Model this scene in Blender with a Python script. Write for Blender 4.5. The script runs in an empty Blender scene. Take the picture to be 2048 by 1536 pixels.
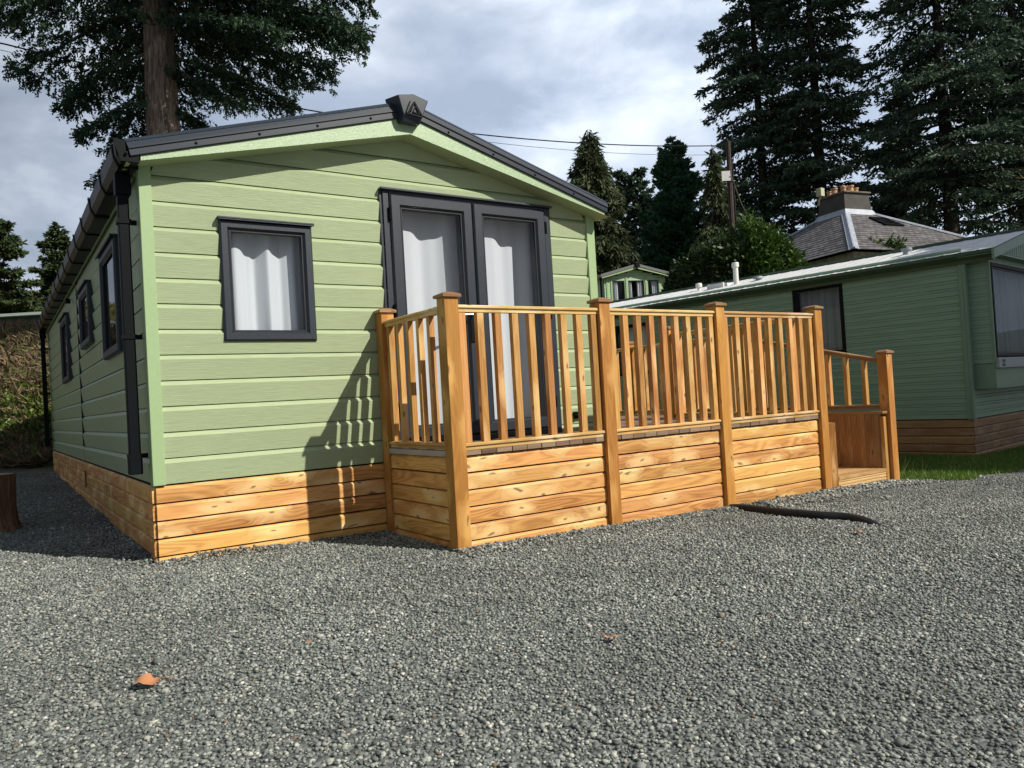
import bpy, math, random
import numpy as np
from mathutils import Vector, Matrix, Quaternion
random.seed(7); rng=np.random.default_rng(11)
sc=bpy.context.scene
# ------------------------------------------------------------------ camera
CAM=np.array([-0.82188,-5.20655,0.89693])
cR=np.array([0.82545451,-0.56145471,-0.05825352]); cU=np.array([0.03746886,-0.04847274,0.99812147]); cF=np.array([0.56322371,0.82608656,0.01897498])
cd=bpy.data.cameras.new('camera'); cam=bpy.data.objects.new('camera',cd); sc.collection.objects.link(cam)
M=Matrix(((cR[0],cU[0],-cF[0],CAM[0]),(cR[1],cU[1],-cF[1],CAM[1]),(cR[2],cU[2],-cF[2],CAM[2]),(0,0,0,1)))
cam.matrix_world=M; cd.sensor_width=36; cd.lens=1528.53/2048*36; cd.clip_start=.05; cd.clip_end=3000
sc.camera=cam
# ------------------------------------------------------------------ world / sky
SUN_DIR=Vector((-0.551,1.0,-0.922)).normalized()
w=bpy.data.worlds.new("World"); sc.world=w; w.use_nodes=True
nt=w.node_tree; nt.nodes.clear()
def N(nt,t,**k):
    n=nt.nodes.new(t)
    for a,b in k.items():
        if a=='inp':
            for i,v in b.items(): n.inputs[i].default_value=v
        else: setattr(n,a,b)
    return n
def L(nt,a,b): nt.links.new(a,b)
out=N(nt,'ShaderNodeOutputWorld'); bg=N(nt,'ShaderNodeBackground'); bg.inputs[1].default_value=.10
sky=N(nt,'ShaderNodeTexSky'); sky.sky_type='NISHITA'; sky.sun_disc=False
sky.sun_elevation=math.radians(38.9); sky.sun_rotation=math.radians(151); sky.dust_density=2.5; sky.air_density=1.0
tc=N(nt,'ShaderNodeTexCoord'); mp=N(nt,'ShaderNodeMapping'); mp.inputs['Scale'].default_value=(1,1,1.9); mp.inputs['Location'].default_value=(3.1,.4,1.7)
L(nt,tc.outputs['Generated'],mp.inputs[0])
n1=N(nt,'ShaderNodeTexNoise',inp={'Scale':2.3,'Detail':9,'Roughness':.52,'Distortion':.25}); L(nt,mp.outputs[0],n1.inputs['Vector'])
n2=N(nt,'ShaderNodeTexNoise',inp={'Scale':5.2,'Detail':8,'Roughness':.55,'Distortion':.2}); L(nt,mp.outputs[0],n2.inputs['Vector'])
r1=N(nt,'ShaderNodeValToRGB'); r1.color_ramp.elements[0].position=.36; r1.color_ramp.elements[1].position=.60   # cloud cover
L(nt,n1.outputs[0],r1.inputs[0])
r2=N(nt,'ShaderNodeValToRGB'); e=r2.color_ramp.elements; e[0].position=.36; e[0].color=(3.3,4.1,5.3,1); e[1].position=.68; e[1].color=(7.9,8.6,9.6,1)
m_=r2.color_ramp.elements.new(.50); m_.color=(5.0,5.8,7.1,1)
L(nt,n2.outputs[0],r2.inputs[0])
mx=N(nt,'ShaderNodeMix',data_type='RGBA'); L(nt,r1.outputs[0],mx.inputs[0]); L(nt,r2.outputs[0],mx.inputs[7])
skm=N(nt,'ShaderNodeMix',data_type='RGBA'); skm.inputs[0].default_value=.55; L(nt,sky.outputs[0],skm.inputs[6]); skm.inputs[7].default_value=(5.6,6.3,7.6,1)
L(nt,skm.outputs[2],mx.inputs[6])
dp_=N(nt,'ShaderNodeVectorMath',operation='DOT_PRODUCT'); L(nt,tc.outputs['Generated'],dp_.inputs[0]); dp_.inputs[1].default_value=(.86,.50,-.05)
gr=N(nt,'ShaderNodeMapRange',interpolation_type='SMOOTHSTEP',inp={1:.05,2:1.0,3:.47,4:1.34}); L(nt,dp_.outputs['Value'],gr.inputs[0])
mg_=N(nt,'ShaderNodeMix',data_type='RGBA',blend_type='MULTIPLY'); mg_.inputs[0].default_value=1; L(nt,mx.outputs[2],mg_.inputs[6]); L(nt,gr.outputs[0],mg_.inputs[7])
L(nt,mg_.outputs[2],bg.inputs[0]); L(nt,bg.outputs[0],out.inputs[0])
sl=bpy.data.lights.new('sun','SUN'); sun=bpy.data.objects.new('sun',sl); sc.collection.objects.link(sun)
sl.energy=5.0; sl.angle=math.radians(.53); sl.color=(1,.94,.84); sun.location=(5,-10,12); sun.rotation_mode='QUATERNION'
sun.rotation_quaternion=SUN_DIR.to_track_quat('-Z','Y')
sc.view_settings.view_transform='Standard'; sc.view_settings.look='None'; sc.view_settings.gamma=1; sc.view_settings.exposure=0.0
# ------------------------------------------------------------------ materials
def mat(name):
    m=bpy.data.materials.new(name); m.use_nodes=True; t=m.node_tree; b=t.nodes['Principled BSDF']; return m,t,b
def plain(name,col,rough=.5,metal=0,spec=.5,noise=0,nscale=30,bump=0,bscale=200):
    m,t,b=mat(name); b.inputs['Base Color'].default_value=(*col,1); b.inputs['Roughness'].default_value=rough; b.inputs['Metallic'].default_value=metal
    b.inputs['Specular IOR Level'].default_value=spec
    tc=N(t,'ShaderNodeTexCoord')
    if noise:
        n=N(t,'ShaderNodeTexNoise',inp={'Scale':nscale,'Detail':5}); L(t,tc.outputs['Object'],n.inputs['Vector'])
        mr=N(t,'ShaderNodeMapRange',inp={1:.3,2:.7,3:1-noise,4:1+noise}); L(t,n.outputs[0],mr.inputs[0])
        mu=N(t,'ShaderNodeMix',data_type='RGBA',blend_type='MULTIPLY'); mu.inputs[0].default_value=1; mu.inputs[6].default_value=(*col,1); L(t,mr.outputs[0],mu.inputs[7]); L(t,mu.outputs[2],b.inputs['Base Color'])
    if bump:
        n=N(t,'ShaderNodeTexNoise',inp={'Scale':bscale,'Detail':3}); L(t,tc.outputs['Object'],n.inputs['Vector'])
        bp=N(t,'ShaderNodeBump',inp={'Strength':bump,'Distance':.002}); L(t,n.outputs[0],bp.inputs['Height']); L(t,bp.outputs[0],b.inputs['Normal'])
    return m
def wood(name,dark,light,halo,knot=True,grain=1.0,rough=.6,dirt=.0):
    """planed pine: UV.x runs along the grain in metres, UV.y across; attribute rnd varies each board"""
    m,t,b=mat(name); uv=N(t,'ShaderNodeUVMap'); uv.uv_map='UVMap'
    at=N(t,'ShaderNodeAttribute'); at.attribute_name='rnd'; sp=N(t,'ShaderNodeSeparateColor'); L(t,at.outputs['Color'],sp.inputs[0])
    m1=N(t,'ShaderNodeMapping'); m1.inputs['Scale'].default_value=(1.1,9,1); L(t,uv.outputs[0],m1.inputs[0])
    nz=N(t,'ShaderNodeTexNoise',inp={'Scale':1.0,'Detail':1.5,'Roughness':.4}); L(t,m1.outputs[0],nz.inputs['Vector'])
    # knots
    m2=N(t,'ShaderNodeMapping'); m2.inputs['Scale'].default_value=(1.9,4.6,1); L(t,uv.outputs[0],m2.inputs[0])
    nj=N(t,'ShaderNodeTexNoise',inp={'Scale':2.2,'Detail':2}); L(t,m2.outputs[0],nj.inputs['Vector'])
    ad=N(t,'ShaderNodeVectorMath',operation='MULTIPLY_ADD'); L(t,nj.outputs['Color'],ad.inputs[0]); ad.inputs[1].default_value=(.35,.6,0); L(t,m2.outputs[0],ad.inputs[2])
    vo=N(t,'ShaderNodeTexVoronoi',voronoi_dimensions='2D',inp={'Scale':1.0,'Randomness':1}); L(t,ad.outputs[0],vo.inputs['Vector'])
    kn=N(t,'ShaderNodeMapRange',interpolation_type='SMOOTHERSTEP',inp={1:.05,2:.42,3:1,4:0}); L(t,vo.outputs['Distance'],kn.inputs[0])
    core=N(t,'ShaderNodeMapRange',interpolation_type='SMOOTHSTEP',inp={1:.015,2:.065,3:1,4:0}); L(t,vo.outputs['Distance'],core.inputs[0])
    # rings: contour lines of stretched noise, bent round the knots
    ma=N(t,'ShaderNodeMath',operation='MULTIPLY_ADD'); L(t,kn.outputs[0],ma.inputs[0]); ma.inputs[1].default_value=.22 if knot else 0; L(t,nz.outputs[0],ma.inputs[2])
    mb=N(t,'ShaderNodeMath',operation='MULTIPLY'); L(t,ma.outputs[0],mb.inputs[0]); mb.inputs[1].default_value=70
    si=N(t,'ShaderNodeMath',operation='SINE'); L(t,mb.outputs[0],si.inputs[0])
    m3=N(t,'ShaderNodeMapping'); m3.inputs['Scale'].default_value=(6,260,1); L(t,uv.outputs[0],m3.inputs[0])
    fine=N(t,'ShaderNodeTexNoise',inp={'Scale':1,'Detail':3}); L(t,m3.outputs[0],fine.inputs['Vector'])
    m4=N(t,'ShaderNodeMapping'); m4.inputs['Scale'].default_value=(1.6,11,1); L(t,uv.outputs[0],m4.inputs[0])
    blot=N(t,'ShaderNodeTexNoise',inp={'Scale':1,'Detail':4,'Roughness':.6}); L(t,m4.outputs[0],blot.inputs['Vector'])
    # factor = .5 + grain
    f1=N(t,'ShaderNodeMath',operation='MULTIPLY_ADD'); L(t,si.outputs[0],f1.inputs[0]); f1.inputs[1].default_value=.17*grain; f1.inputs[2].default_value=.5
    f2=N(t,'ShaderNodeMath',operation='MULTIPLY_ADD'); L(t,fine.outputs[0],f2.inputs[0]); f2.inputs[1].default_value=.5*grain; L(t,f1.outputs[0],f2.inputs[2])
    f3=N(t,'ShaderNodeMath',operation='MULTIPLY_ADD'); L(t,blot.outputs[0],f3.inputs[0]); f3.inputs[1].default_value=1.7; L(t,f2.outputs[0],f3.inputs[2])
    f4=N(t,'ShaderNodeMath',operation='MULTIPLY_ADD'); L(t,sp.outputs[0],f4.inputs[0]); f4.inputs[1].default_value=.7; L(t,f3.outputs[0],f4.inputs[2])
    f5=N(t,'ShaderNodeMath',operation='SUBTRACT'); L(t,f4.outputs[0],f5.inputs[0]); f5.inputs[1].default_value=1.44; f5.use_clamp=True
    c1=N(t,'ShaderNodeMix',data_type='RGBA'); L(t,f5.outputs[0],c1.inputs[0]); c1.inputs[6].default_value=(*dark,1); c1.inputs[7].default_value=(*light,1)
    last=c1.outputs[2]
    if knot:
        hm=N(t,'ShaderNodeMath',operation='MULTIPLY'); L(t,kn.outputs[0],hm.inputs[0]); L(t,blot.outputs[0],hm.inputs[1])
        hm2=N(t,'ShaderNodeMath',operation='MULTIPLY',use_clamp=True); L(t,hm.outputs[0],hm2.inputs[0]); hm2.inputs[1].default_value=1.75
        c2=N(t,'ShaderNodeMix',data_type='RGBA'); L(t,hm2.outputs[0],c2.inputs[0]); L(t,last,c2.inputs[6]); c2.inputs[7].default_value=(*halo,1)
        c3=N(t,'ShaderNodeMix',data_type='RGBA'); cm=N(t,'ShaderNodeMath',operation='MULTIPLY'); L(t,core.outputs[0],cm.inputs[0]); cm.inputs[1].default_value=.75
        L(t,cm.outputs[0],c3.inputs[0]); L(t,c2.outputs[2],c3.inputs[6]); c3.inputs[7].default_value=(.10,.045,.02,1); last=c3.outputs[2]
    hs=N(t,'ShaderNodeHueSaturation'); L(t,last,hs.inputs['Color'])
    hv=N(t,'ShaderNodeMapRange',inp={1:0,2:1,3:.492,4:.508}); L(t,sp.outputs[1],hv.inputs[0]); L(t,hv.outputs[0],hs.inputs['Hue'])
    hw=N(t,'ShaderNodeMapRange',inp={1:0,2:1,3:.86,4:1.1}); L(t,sp.outputs[2],hw.inputs[0]); L(t,hw.outputs[0],hs.inputs['Value'])
    L(t,hs.outputs[0],b.inputs['Base Color']); b.inputs['Roughness'].default_value=rough; b.inputs['Specular IOR Level'].default_value=.35
    bp=N(t,'ShaderNodeBump',inp={'Strength':.25,'Distance':.0015}); L(t,f3.outputs[0],bp.inputs['Height']); L(t,bp.outputs[0],b.inputs['Normal'])
    return m
def siding_mat(name,col,emboss=.7,sc=(7,230,1),rough=.42,spec=.4):
    m,t,b=mat(name); uv=N(t,'ShaderNodeUVMap'); uv.uv_map='UVMap'
    mp=N(t,'ShaderNodeMapping'); mp.inputs['Scale'].default_value=sc; L(t,uv.outputs[0],mp.inputs[0])
    n=N(t,'ShaderNodeTexNoise',inp={'Scale':1,'Detail':4,'Roughness':.6,'Distortion':.6}); L(t,mp.outputs[0],n.inputs['Vector'])
    big=N(t,'ShaderNodeTexNoise',inp={'Scale':.7,'Detail':3}); L(t,uv.outputs[0],big.inputs['Vector'])
    mr=N(t,'ShaderNodeMapRange',inp={1:.3,2:.7,3:.86,4:1.12}); L(t,n.outputs[0],mr.inputs[0])
    mg=N(t,'ShaderNodeMapRange',inp={1:.3,2:.7,3:.95,4:1.05}); L(t,big.outputs[0],mg.inputs[0])
    mm=N(t,'ShaderNodeMath',operation='MULTIPLY'); L(t,mr.outputs[0],mm.inputs[0]); L(t,mg.outputs[0],mm.inputs[1])
    mu=N(t,'ShaderNodeMix',data_type='RGBA',blend_type='MULTIPLY'); mu.inputs[0].default_value=1; mu.inputs[6].default_value=(*col,1); L(t,mm.outputs[0],mu.inputs[7]); L(t,mu.outputs[2],b.inputs['Base Color'])
    bp=N(t,'ShaderNodeBump',inp={'Strength':emboss,'Distance':.002}); L(t,n.outputs[0],bp.inputs['Height']); L(t,bp.outputs[0],b.inputs['Normal'])
    b.inputs['Roughness'].default_value=rough; b.inputs['Specular IOR Level'].default_value=spec
    return m
def attr_mat(name,lo,hi,rough=.6,spec=.3,transl=0,third=None):
    m,t,b=mat(name); at=N(t,'ShaderNodeAttribute'); at.attribute_name='rnd'; sp=N(t,'ShaderNodeSeparateColor'); L(t,at.outputs['Color'],sp.inputs[0])
    c=N(t,'ShaderNodeMix',data_type='RGBA'); L(t,sp.outputs[0],c.inputs[0]); c.inputs[6].default_value=(*lo,1); c.inputs[7].default_value=(*hi,1); last=c.outputs[2]
    if third is not None:
        g=N(t,'ShaderNodeMath',operation='GREATER_THAN'); L(t,sp.outputs[1],g.inputs[0]); g.inputs[1].default_value=third[1]
        c2=N(t,'ShaderNodeMix',data_type='RGBA'); L(t,g.outputs[0],c2.inputs[0]); L(t,last,c2.inputs[6]); c2.inputs[7].default_value=(*third[0],1); last=c2.outputs[2]
    L(t,last,b.inputs['Base Color']); b.inputs['Roughness'].default_value=rough; b.inputs['Specular IOR Level'].default_value=spec
    if transl:
        tr=N(t,'ShaderNodeBsdfTranslucent'); L(t,last,tr.inputs[0]); ms=N(t,'ShaderNodeMixShader'); ms.inputs[0].default_value=transl
        L(t,b.outputs[0],ms.inputs[1]); L(t,tr.outputs[0],ms.inputs[2]); L(t,ms.outputs[0],t.nodes['Material Output'].inputs[0])
    return m
def glass_mat(name,tint=(.95,.97,.99),rough=.01,refl=.9):
    m,t,b=mat(name); t.nodes.remove(b); o=t.nodes['Material Output']
    tr=N(t,'ShaderNodeBsdfTransparent'); tr.inputs[0].default_value=(*tint,1); gl=N(t,'ShaderNodeBsdfGlossy'); gl.inputs['Roughness'].default_value=rough
    fr=N(t,'ShaderNodeLayerWeight'); fr.inputs[0].default_value=.5; pw=N(t,'ShaderNodeMath',operation='POWER'); L(t,fr.outputs['Facing'],pw.inputs[0]); pw.inputs[1].default_value=5; mr=N(t,'ShaderNodeMath',operation='MULTIPLY_ADD',use_clamp=True); L(t,pw.outputs[0],mr.inputs[0]); mr.inputs[1].default_value=refl; mr.inputs[2].default_value=.05
    ms=N(t,'ShaderNodeMixShader'); L(t,mr.outputs[0],ms.inputs[0]); L(t,tr.outputs[0],ms.inputs[1]); L(t,gl.outputs[0],ms.inputs[2]); L(t,ms.outputs[0],o.inputs[0])
    return m
def cloth_mat(name,col,transp=.0):
    m,t,b=mat(name); o=t.nodes['Material Output']; b.inputs['Base Color'].default_value=(*col,1); b.inputs['Roughness'].default_value=.9; b.inputs['Specular IOR Level'].default_value=.1
    tl=N(t,'ShaderNodeBsdfTranslucent'); tl.inputs[0].default_value=(*col,1); ms=N(t,'ShaderNodeMixShader'); ms.inputs[0].default_value=.3
    L(t,b.outputs[0],ms.inputs[1]); L(t,tl.outputs[0],ms.inputs[2]); last=ms.outputs[0]
    if transp:
        tp=N(t,'ShaderNodeBsdfTransparent'); m2=N(t,'ShaderNodeMixShader'); m2.inputs[0].default_value=transp; L(t,last,m2.inputs[1]); L(t,tp.outputs[0],m2.inputs[2]); last=m2.outputs[0]
    L(t,last,o.inputs[0]); return m
MW=dict(
 board=wood('wood_cladding',(.38,.155,.038),(.75,.40,.125),(.88,.60,.26),grain=1.6),
 post=wood('wood_post',(.33,.135,.026),(.54,.25,.052),(.62,.33,.10),grain=.9),
 bal=wood('wood_baluster',(.38,.165,.038),(.70,.38,.125),(.76,.48,.20),grain=.9),
 rail=wood('wood_rail',(.50,.29,.09),(.78,.53,.24),(.82,.62,.35),grain=.8),
 old=wood('wood_weathered',(.13,.078,.045),(.32,.225,.15),(.30,.20,.13),grain=.8,rough=.8),
 grey=wood('wood_grey',(.26,.22,.18),(.42,.38,.33),(.40,.35,.28),rough=.85),
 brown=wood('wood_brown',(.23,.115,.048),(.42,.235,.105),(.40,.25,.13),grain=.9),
 deckb=wood('wood_decking',(.40,.22,.08),(.66,.43,.2),(.7,.5,.3),knot=False))
M_side=siding_mat('siding_sage_green',(.385,.465,.275),1.0)
M_trim=plain('trim_light_green',(.345,.475,.245),.45,bump=.1,bscale=150,noise=.03)
M_barge=plain('barge_board_green',(.36,.49,.29),.3,spec=.6,bump=.9,bscale=240,noise=.12,nscale=90)
M_anth=plain('anthracite_plastic',(.017,.025,.037),.42,bump=.35,bscale=420,noise=.05)
M_anthg=plain('anthracite_roof_metal',(.022,.031,.045),.36,bump=.03)
M_black=plain('black_plastic',(.004,.006,.007),.5,spec=.12)
M_seal=plain('black_rubber',(.006,.006,.007),.5)
M_glass=glass_mat('window_glass'); M_glassd=glass_mat('window_glass_dark',(.6,.65,.65)); M_glassn=glass_mat('window_glass_neighbour',(.92,.94,.94),.02,.12)
M_curt=cloth_mat('white_curtain',(.86,.90,.94)); M_net=cloth_mat('net_curtain',(.42,.46,.50),.05)
M_room=plain('room_interior',(.10,.09,.08),.9); M_silver=plain('silver_metal',(.7,.7,.7),.25,metal=1)
M_white=plain('white_plastic',(.72,.72,.70),.4,noise=.04); M_roofw=plain('white_roof_metal',(.74,.74,.73),.5,noise=.12,nscale=6)
M_c2=siding_mat('siding_forest_green',(.26,.385,.28),.1,(2,60,1),.5); M_c2t=plain('trim_forest_green',(.19,.29,.20),.5,noise=.05,nscale=4); M_c2d=plain('dark_green_gutter',(.05,.09,.055),.4,noise=.1,nscale=5)
M_c3=siding_mat('siding_mint_green',(.44,.62,.40),.05,(2,30,1),.5); M_grroof=plain('grey_fascia',(.16,.16,.16),.5)
M_blackfr=plain('dark_window_frame',(.008,.006,.007),.55,spec=.15); M_sill=plain('grey_sill_band',(.30,.34,.36),.45)
M_render=plain('chimney_render',(.075,.072,.062),.9,noise=.25,nscale=2.5,bump=.5,bscale=25); M_lead=plain('lead_flashing',(.40,.44,.50),.45,noise=.15,nscale=3)
M_pot=plain('clay_pot',(.55,.33,.18),.8,noise=.2,nscale=8); M_stone=plain('pale_stone',(.4,.37,.3),.85,noise=.3,nscale=6)
M_pole=plain('pole_wood',(.045,.030,.026),.8,noise=.3,nscale=4); M_pipe=plain('black_pipe_plastic',(.014,.015,.017),.65,spec=.2,bump=.1,bscale=40,noise=.3,nscale=12)
M_leaf=attr_mat('dead_leaf',(.42,.17,.07),(.55,.25,.12),.7)
# ------------------------------------------------------------------ mesh helpers
def link(o,parent=None):
    sc.collection.objects.link(o)
    if parent is not None: o.parent=parent
    return o
def thing(name,label,cat,loc=(0,0,0),rotz=0,group=None):
    o=bpy.data.objects.new(name,None); link(o); o.location=loc; o.rotation_euler=(0,0,rotz); o['label']=label; o['category']=cat
    if group: o['group']=group
    return o
def tag(o,label,cat,group=None,kind=None):
    o['label']=label; o['category']=cat
    if group: o['group']=group
    if kind: o['kind']=kind
    return o
class MB:
    def __init__(s): s.v=[];s.f=[];s.uv=[];s.c=[]
    def quad(s,pts,uvs=None,c=None):
        i=len(s.v); s.v+= [tuple(p) for p in pts]; s.f.append(tuple(range(i,i+len(pts))))
        s.uv+= uvs if uvs else [(0,0)]*len(pts); s.c+= [c or (.5,.5,.5)]*len(pts)
    def box(s,lo,hi,grain=0,off=None,c=None,T=None,taper=None):
        if off is None: off=(random.uniform(0,60),random.uniform(0,60))
        if c is None: c=(random.random(),random.random(),random.random())
        x0,y0,z0=lo;x1,y1,z1=hi
        P=[(x0,y0,z0),(x1,y0,z0),(x1,y1,z0),(x0,y1,z0),(x0,y0,z1),(x1,y0,z1),(x1,y1,z1),(x0,y1,z1)]
        oth=[a for a in (0,1,2) if a!=grain]
        for F in ((0,3,2,1),(4,5,6,7),(0,1,5,4),(1,2,6,5),(2,3,7,6),(3,0,4,7)):
            pts=[P[k] for k in F]; var=[len({p[a] for p in pts})>1 for a in (0,1,2)]
            uvs=[]
            for p in pts:
                if var[grain]:
                    a=[b for b in oth if var[b]][0]; uvs.append((p[grain]+off[0],p[a]+(.37 if a==oth[1] else 0)+off[1]))
                else: uvs.append((p[oth[0]]*.2+off[0],p[oth[1]]+off[1]))
            if T is not None: pts=[T@Vector(p) for p in pts]
            s.quad(pts,uvs,c)
    def prism(s,prof,axis,a0,a1,grain=True,off=None,c=None,T=None,cap=True):
        """prof: closed list of 2D points in the other two axes, extruded along axis from a0 to a1 (grain runs along it)"""
        if off is None: off=(random.uniform(0,60),random.uniform(0,60))
        if c is None: c=(random.random(),random.random(),random.random())
        def P(p,a):
            q=[0,0,0]; o=[k for k in (0,1,2) if k!=axis]; q[axis]=a; q[o[0]]=p[0]; q[o[1]]=p[1]
            q=Vector(q); return T@q if T is not None else q
        n=len(prof); d=0
        for i in range(n):
            p,q=prof[i],prof[(i+1)%n]; l=math.hypot(q[0]-p[0],q[1]-p[1])
            s.quad([P(p,a0),P(p,a1),P(q,a1),P(q,a0)],[(a0+off[0],d+off[1]),(a1+off[0],d+off[1]),(a1+off[0],d+l+off[1]),(a0+off[0],d+l+off[1])],c); d+=l
        if cap:
            s.quad([P(p,a0) for p in prof],[(p[0]*.2+off[0],p[1]+off[1]) for p in prof],c)
            s.quad([P(p,a1) for p in reversed(prof)],[(p[0]*.2+off[0],p[1]+off[1]) for p in reversed(prof)],c)
    def tube(s,pts,r,n=10,cap=True,c=None):
        pts=[Vector(p) for p in pts]; rs=r if hasattr(r,'__len__') else [r]*len(pts); rings=[]; base=len(s.v)
        for i,p in enumerate(pts):
            d=(pts[min(i+1,len(pts)-1)]-pts[max(i-1,0)]).normalized(); a=d.cross(Vector((0,0,1)))
            if a.length<.05: a=d.cross(Vector((0,1,0)))
            a.normalize(); b=d.cross(a)
            rings.append([p+rs[i]*(math.cos(2*math.pi*k/n)*a+math.sin(2*math.pi*k/n)*b) for k in range(n)])
        acc=0
        for i in range(len(pts)-1):
            l=(pts[i+1]-pts[i]).length
            for k in range(n):
                k2=(k+1)%n; s.quad([rings[i][k],rings[i][k2],rings[i+1][k2],rings[i+1][k]],[(acc,k/n*.3),(acc,(k+1)/n*.3),(acc+l,(k+1)/n*.3),(acc+l,k/n*.3)],c)
            acc+=l
        if cap: s.quad(list(reversed(rings[0])),None,c); s.quad(rings[-1],None,c)
    def lathe(s,prof,center,n=14,c=None):
        cx,cy,cz=center
        for i in range(len(prof)-1):
            (r0,z0),(r1,z1)=prof[i],prof[i+1]
            for k in range(n):
                a,b=2*math.pi*k/n,2*math.pi*(k+1)/n
                s.quad([(cx+r0*math.cos(a),cy+r0*math.sin(a),cz+z0),(cx+r0*math.cos(b),cy+r0*math.sin(b),cz+z0),(cx+r1*math.cos(b),cy+r1*math.sin(b),cz+z1),(cx+r1*math.cos(a),cy+r1*math.sin(a),cz+z1)],None,c)
    def build(s,name,m,parent=None,bevel=0,smooth=False,merge=False):
        me=bpy.data.meshes.new(name); me.from_pydata([tuple(v) for v in s.v],[],s.f); me.materials.append(m)
        u=me.uv_layers.new(name='UVMap'); u.data.foreach_set('uv',np.array(s.uv,dtype=np.float32).ravel())
        ca=me.color_attributes.new('rnd','FLOAT_COLOR','CORNER'); a=np.ones((len(s.c),4),dtype=np.float32); a[:,:3]=s.c; ca.data.foreach_set('color',a.ravel())
        if merge or bevel:
            import bmesh
            bm=bmesh.new(); bm.from_mesh(me); bmesh.ops.remove_doubles(bm,verts=bm.verts,dist=1e-5); bmesh.ops.recalc_face_normals(bm,faces=bm.faces); bm.to_mesh(me); bm.free()
        if smooth: me.polygons.foreach_set('use_smooth',[True]*len(me.polygons))
        o=bpy.data.objects.new(name,me); link(o,parent)
        if bevel:
            b=o.modifiers.new('bevel','BEVEL'); b.width=bevel; b.segments=2; b.limit_method='ANGLE'; b.angle_limit=math.radians(40)
        return o
def npmesh(name,V,F,m,parent=None,col=None,smooth=False):
    """fast mesh from numpy: V (n,3), F (m,k) all faces k-gons; col per vertex (n,3)"""
    me=bpy.data.meshes.new(name); n=len(V); k=F.shape[1]; nf=len(F)
    me.vertices.add(n); me.vertices.foreach_set('co',V.astype(np.float32).ravel())
    me.loops.add(nf*k); me.loops.foreach_set('vertex_index',F.astype(np.int32).ravel())
    me.polygons.add(nf); me.polygons.foreach_set('loop_start',np.arange(nf,dtype=np.int32)*k)
    if smooth: me.polygons.foreach_set('use_smooth',np.ones(nf,dtype=bool))
    me.update(calc_edges=True); me.materials.append(m)
    if col is not None:
        ca=me.color_attributes.new('rnd','FLOAT_COLOR','POINT'); a=np.ones((n,4),dtype=np.float32); a[:,:3]=col; ca.data.foreach_set('color',a.ravel())
    o=bpy.data.objects.new(name,me); link(o,parent); return o
# ------------------------------------------------------------------ terrain height
hF=np.array([cF[0],cF[1]])/math.hypot(cF[0],cF[1]); hR=np.array([hF[1],-hF[0]])
def sstep(a,b,x): t=np.clip((x-a)/(b-a),0,1); return t*t*(3-2*t)
def ground(x,y):
    x=np.asarray(x,float); y=np.asarray(y,float)
    d=(x-CAM[0])*hF[0]+(y-CAM[1])*hF[1]; r=(x-CAM[0])*hR[0]+(y-CAM[1])*hR[1]; b=r/np.maximum(d,3)
    xs=np.clip(x,-6,14)
    near=-.022*xs+.015*np.clip(y,0,14)+.008*np.sin(x*1.7+y)*np.cos(y*1.3)
    left=np.interp(d,[0,12.3,13.3,14.2,15.0,16.4,17.6,22,30,45,60,90,400],[0,0,.12,.62,1.45,2.45,2.85,3.1,4.2,6.5,10.6,14,22])
    right=np.interp(d,[0,17,22,28,34,40,50,60,90,400],[0,0,1.6,2.6,3.6,4.6,5.6,6.5,9,20])
    k=sstep(-.42,-.12,b)
    return near+left*(1-k)+right*k
def gz(x,y): return float(ground(x,y))
def at(px,py,d):
    v=CAM+d*(cF+(px-1024)/1528.53*cR-(py-768)/1528.53*cU); return v
exec_order=[]
# ================================================================== SETTING: ground
def axis_coords(lo,hi,f0,f1,step):
    a=np.arange(f0,f1,step); l=f0-np.cumsum(step*1.12**np.arange(1,80)); l=l[l>lo][::-1]; r=a[-1]+np.cumsum(step*1.12**np.arange(1,80)); r=r[r<hi]
    return np.concatenate([[lo],l,a,r,[hi]])
xs=axis_coords(-500,500,-8,34,.28); ys=axis_coords(-500,500,-7,34,.28)
X,Y=np.meshgrid(xs,ys); Z=ground(X,Y)
bump=rng.normal(0,1,X.shape); dd=(X-CAM[0])*hF[0]+(Y-CAM[1])*hF[1]
Z=Z+np.where(dd>13,bump*.09,0)
V=np.stack([X.ravel(),Y.ravel(),Z.ravel()],1); nx=len(xs); ny=len(ys)
I=np.arange((ny-1)*(nx-1)); r0=I//(nx-1); c0=I%(nx-1); a=r0*nx+c0; F=np.stack([a,a+1,a+nx+1,a+nx],1)
m,t,b=mat('ground_soil_gravel'); tcn=N(t,'ShaderNodeTexCoord')
vo=N(t,'ShaderNodeTexVoronoi',inp={'Scale':48}); L(t,tcn.outputs['Object'],vo.inputs['Vector'])
rp=N(t,'ShaderNodeValToRGB'); rp.color_ramp.elements[0].color=(.055,.062,.058,1); rp.color_ramp.elements[1].color=(.20,.215,.20,1)
sp=N(t,'ShaderNodeSeparateColor'); L(t,vo.outputs['Color'],sp.inputs[0]); L(t,sp.outputs[0],rp.inputs[0])
geo=N(t,'ShaderNodeSeparateXYZ'); L(t,tcn.outputs['Object'],geo.inputs[0])
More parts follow.
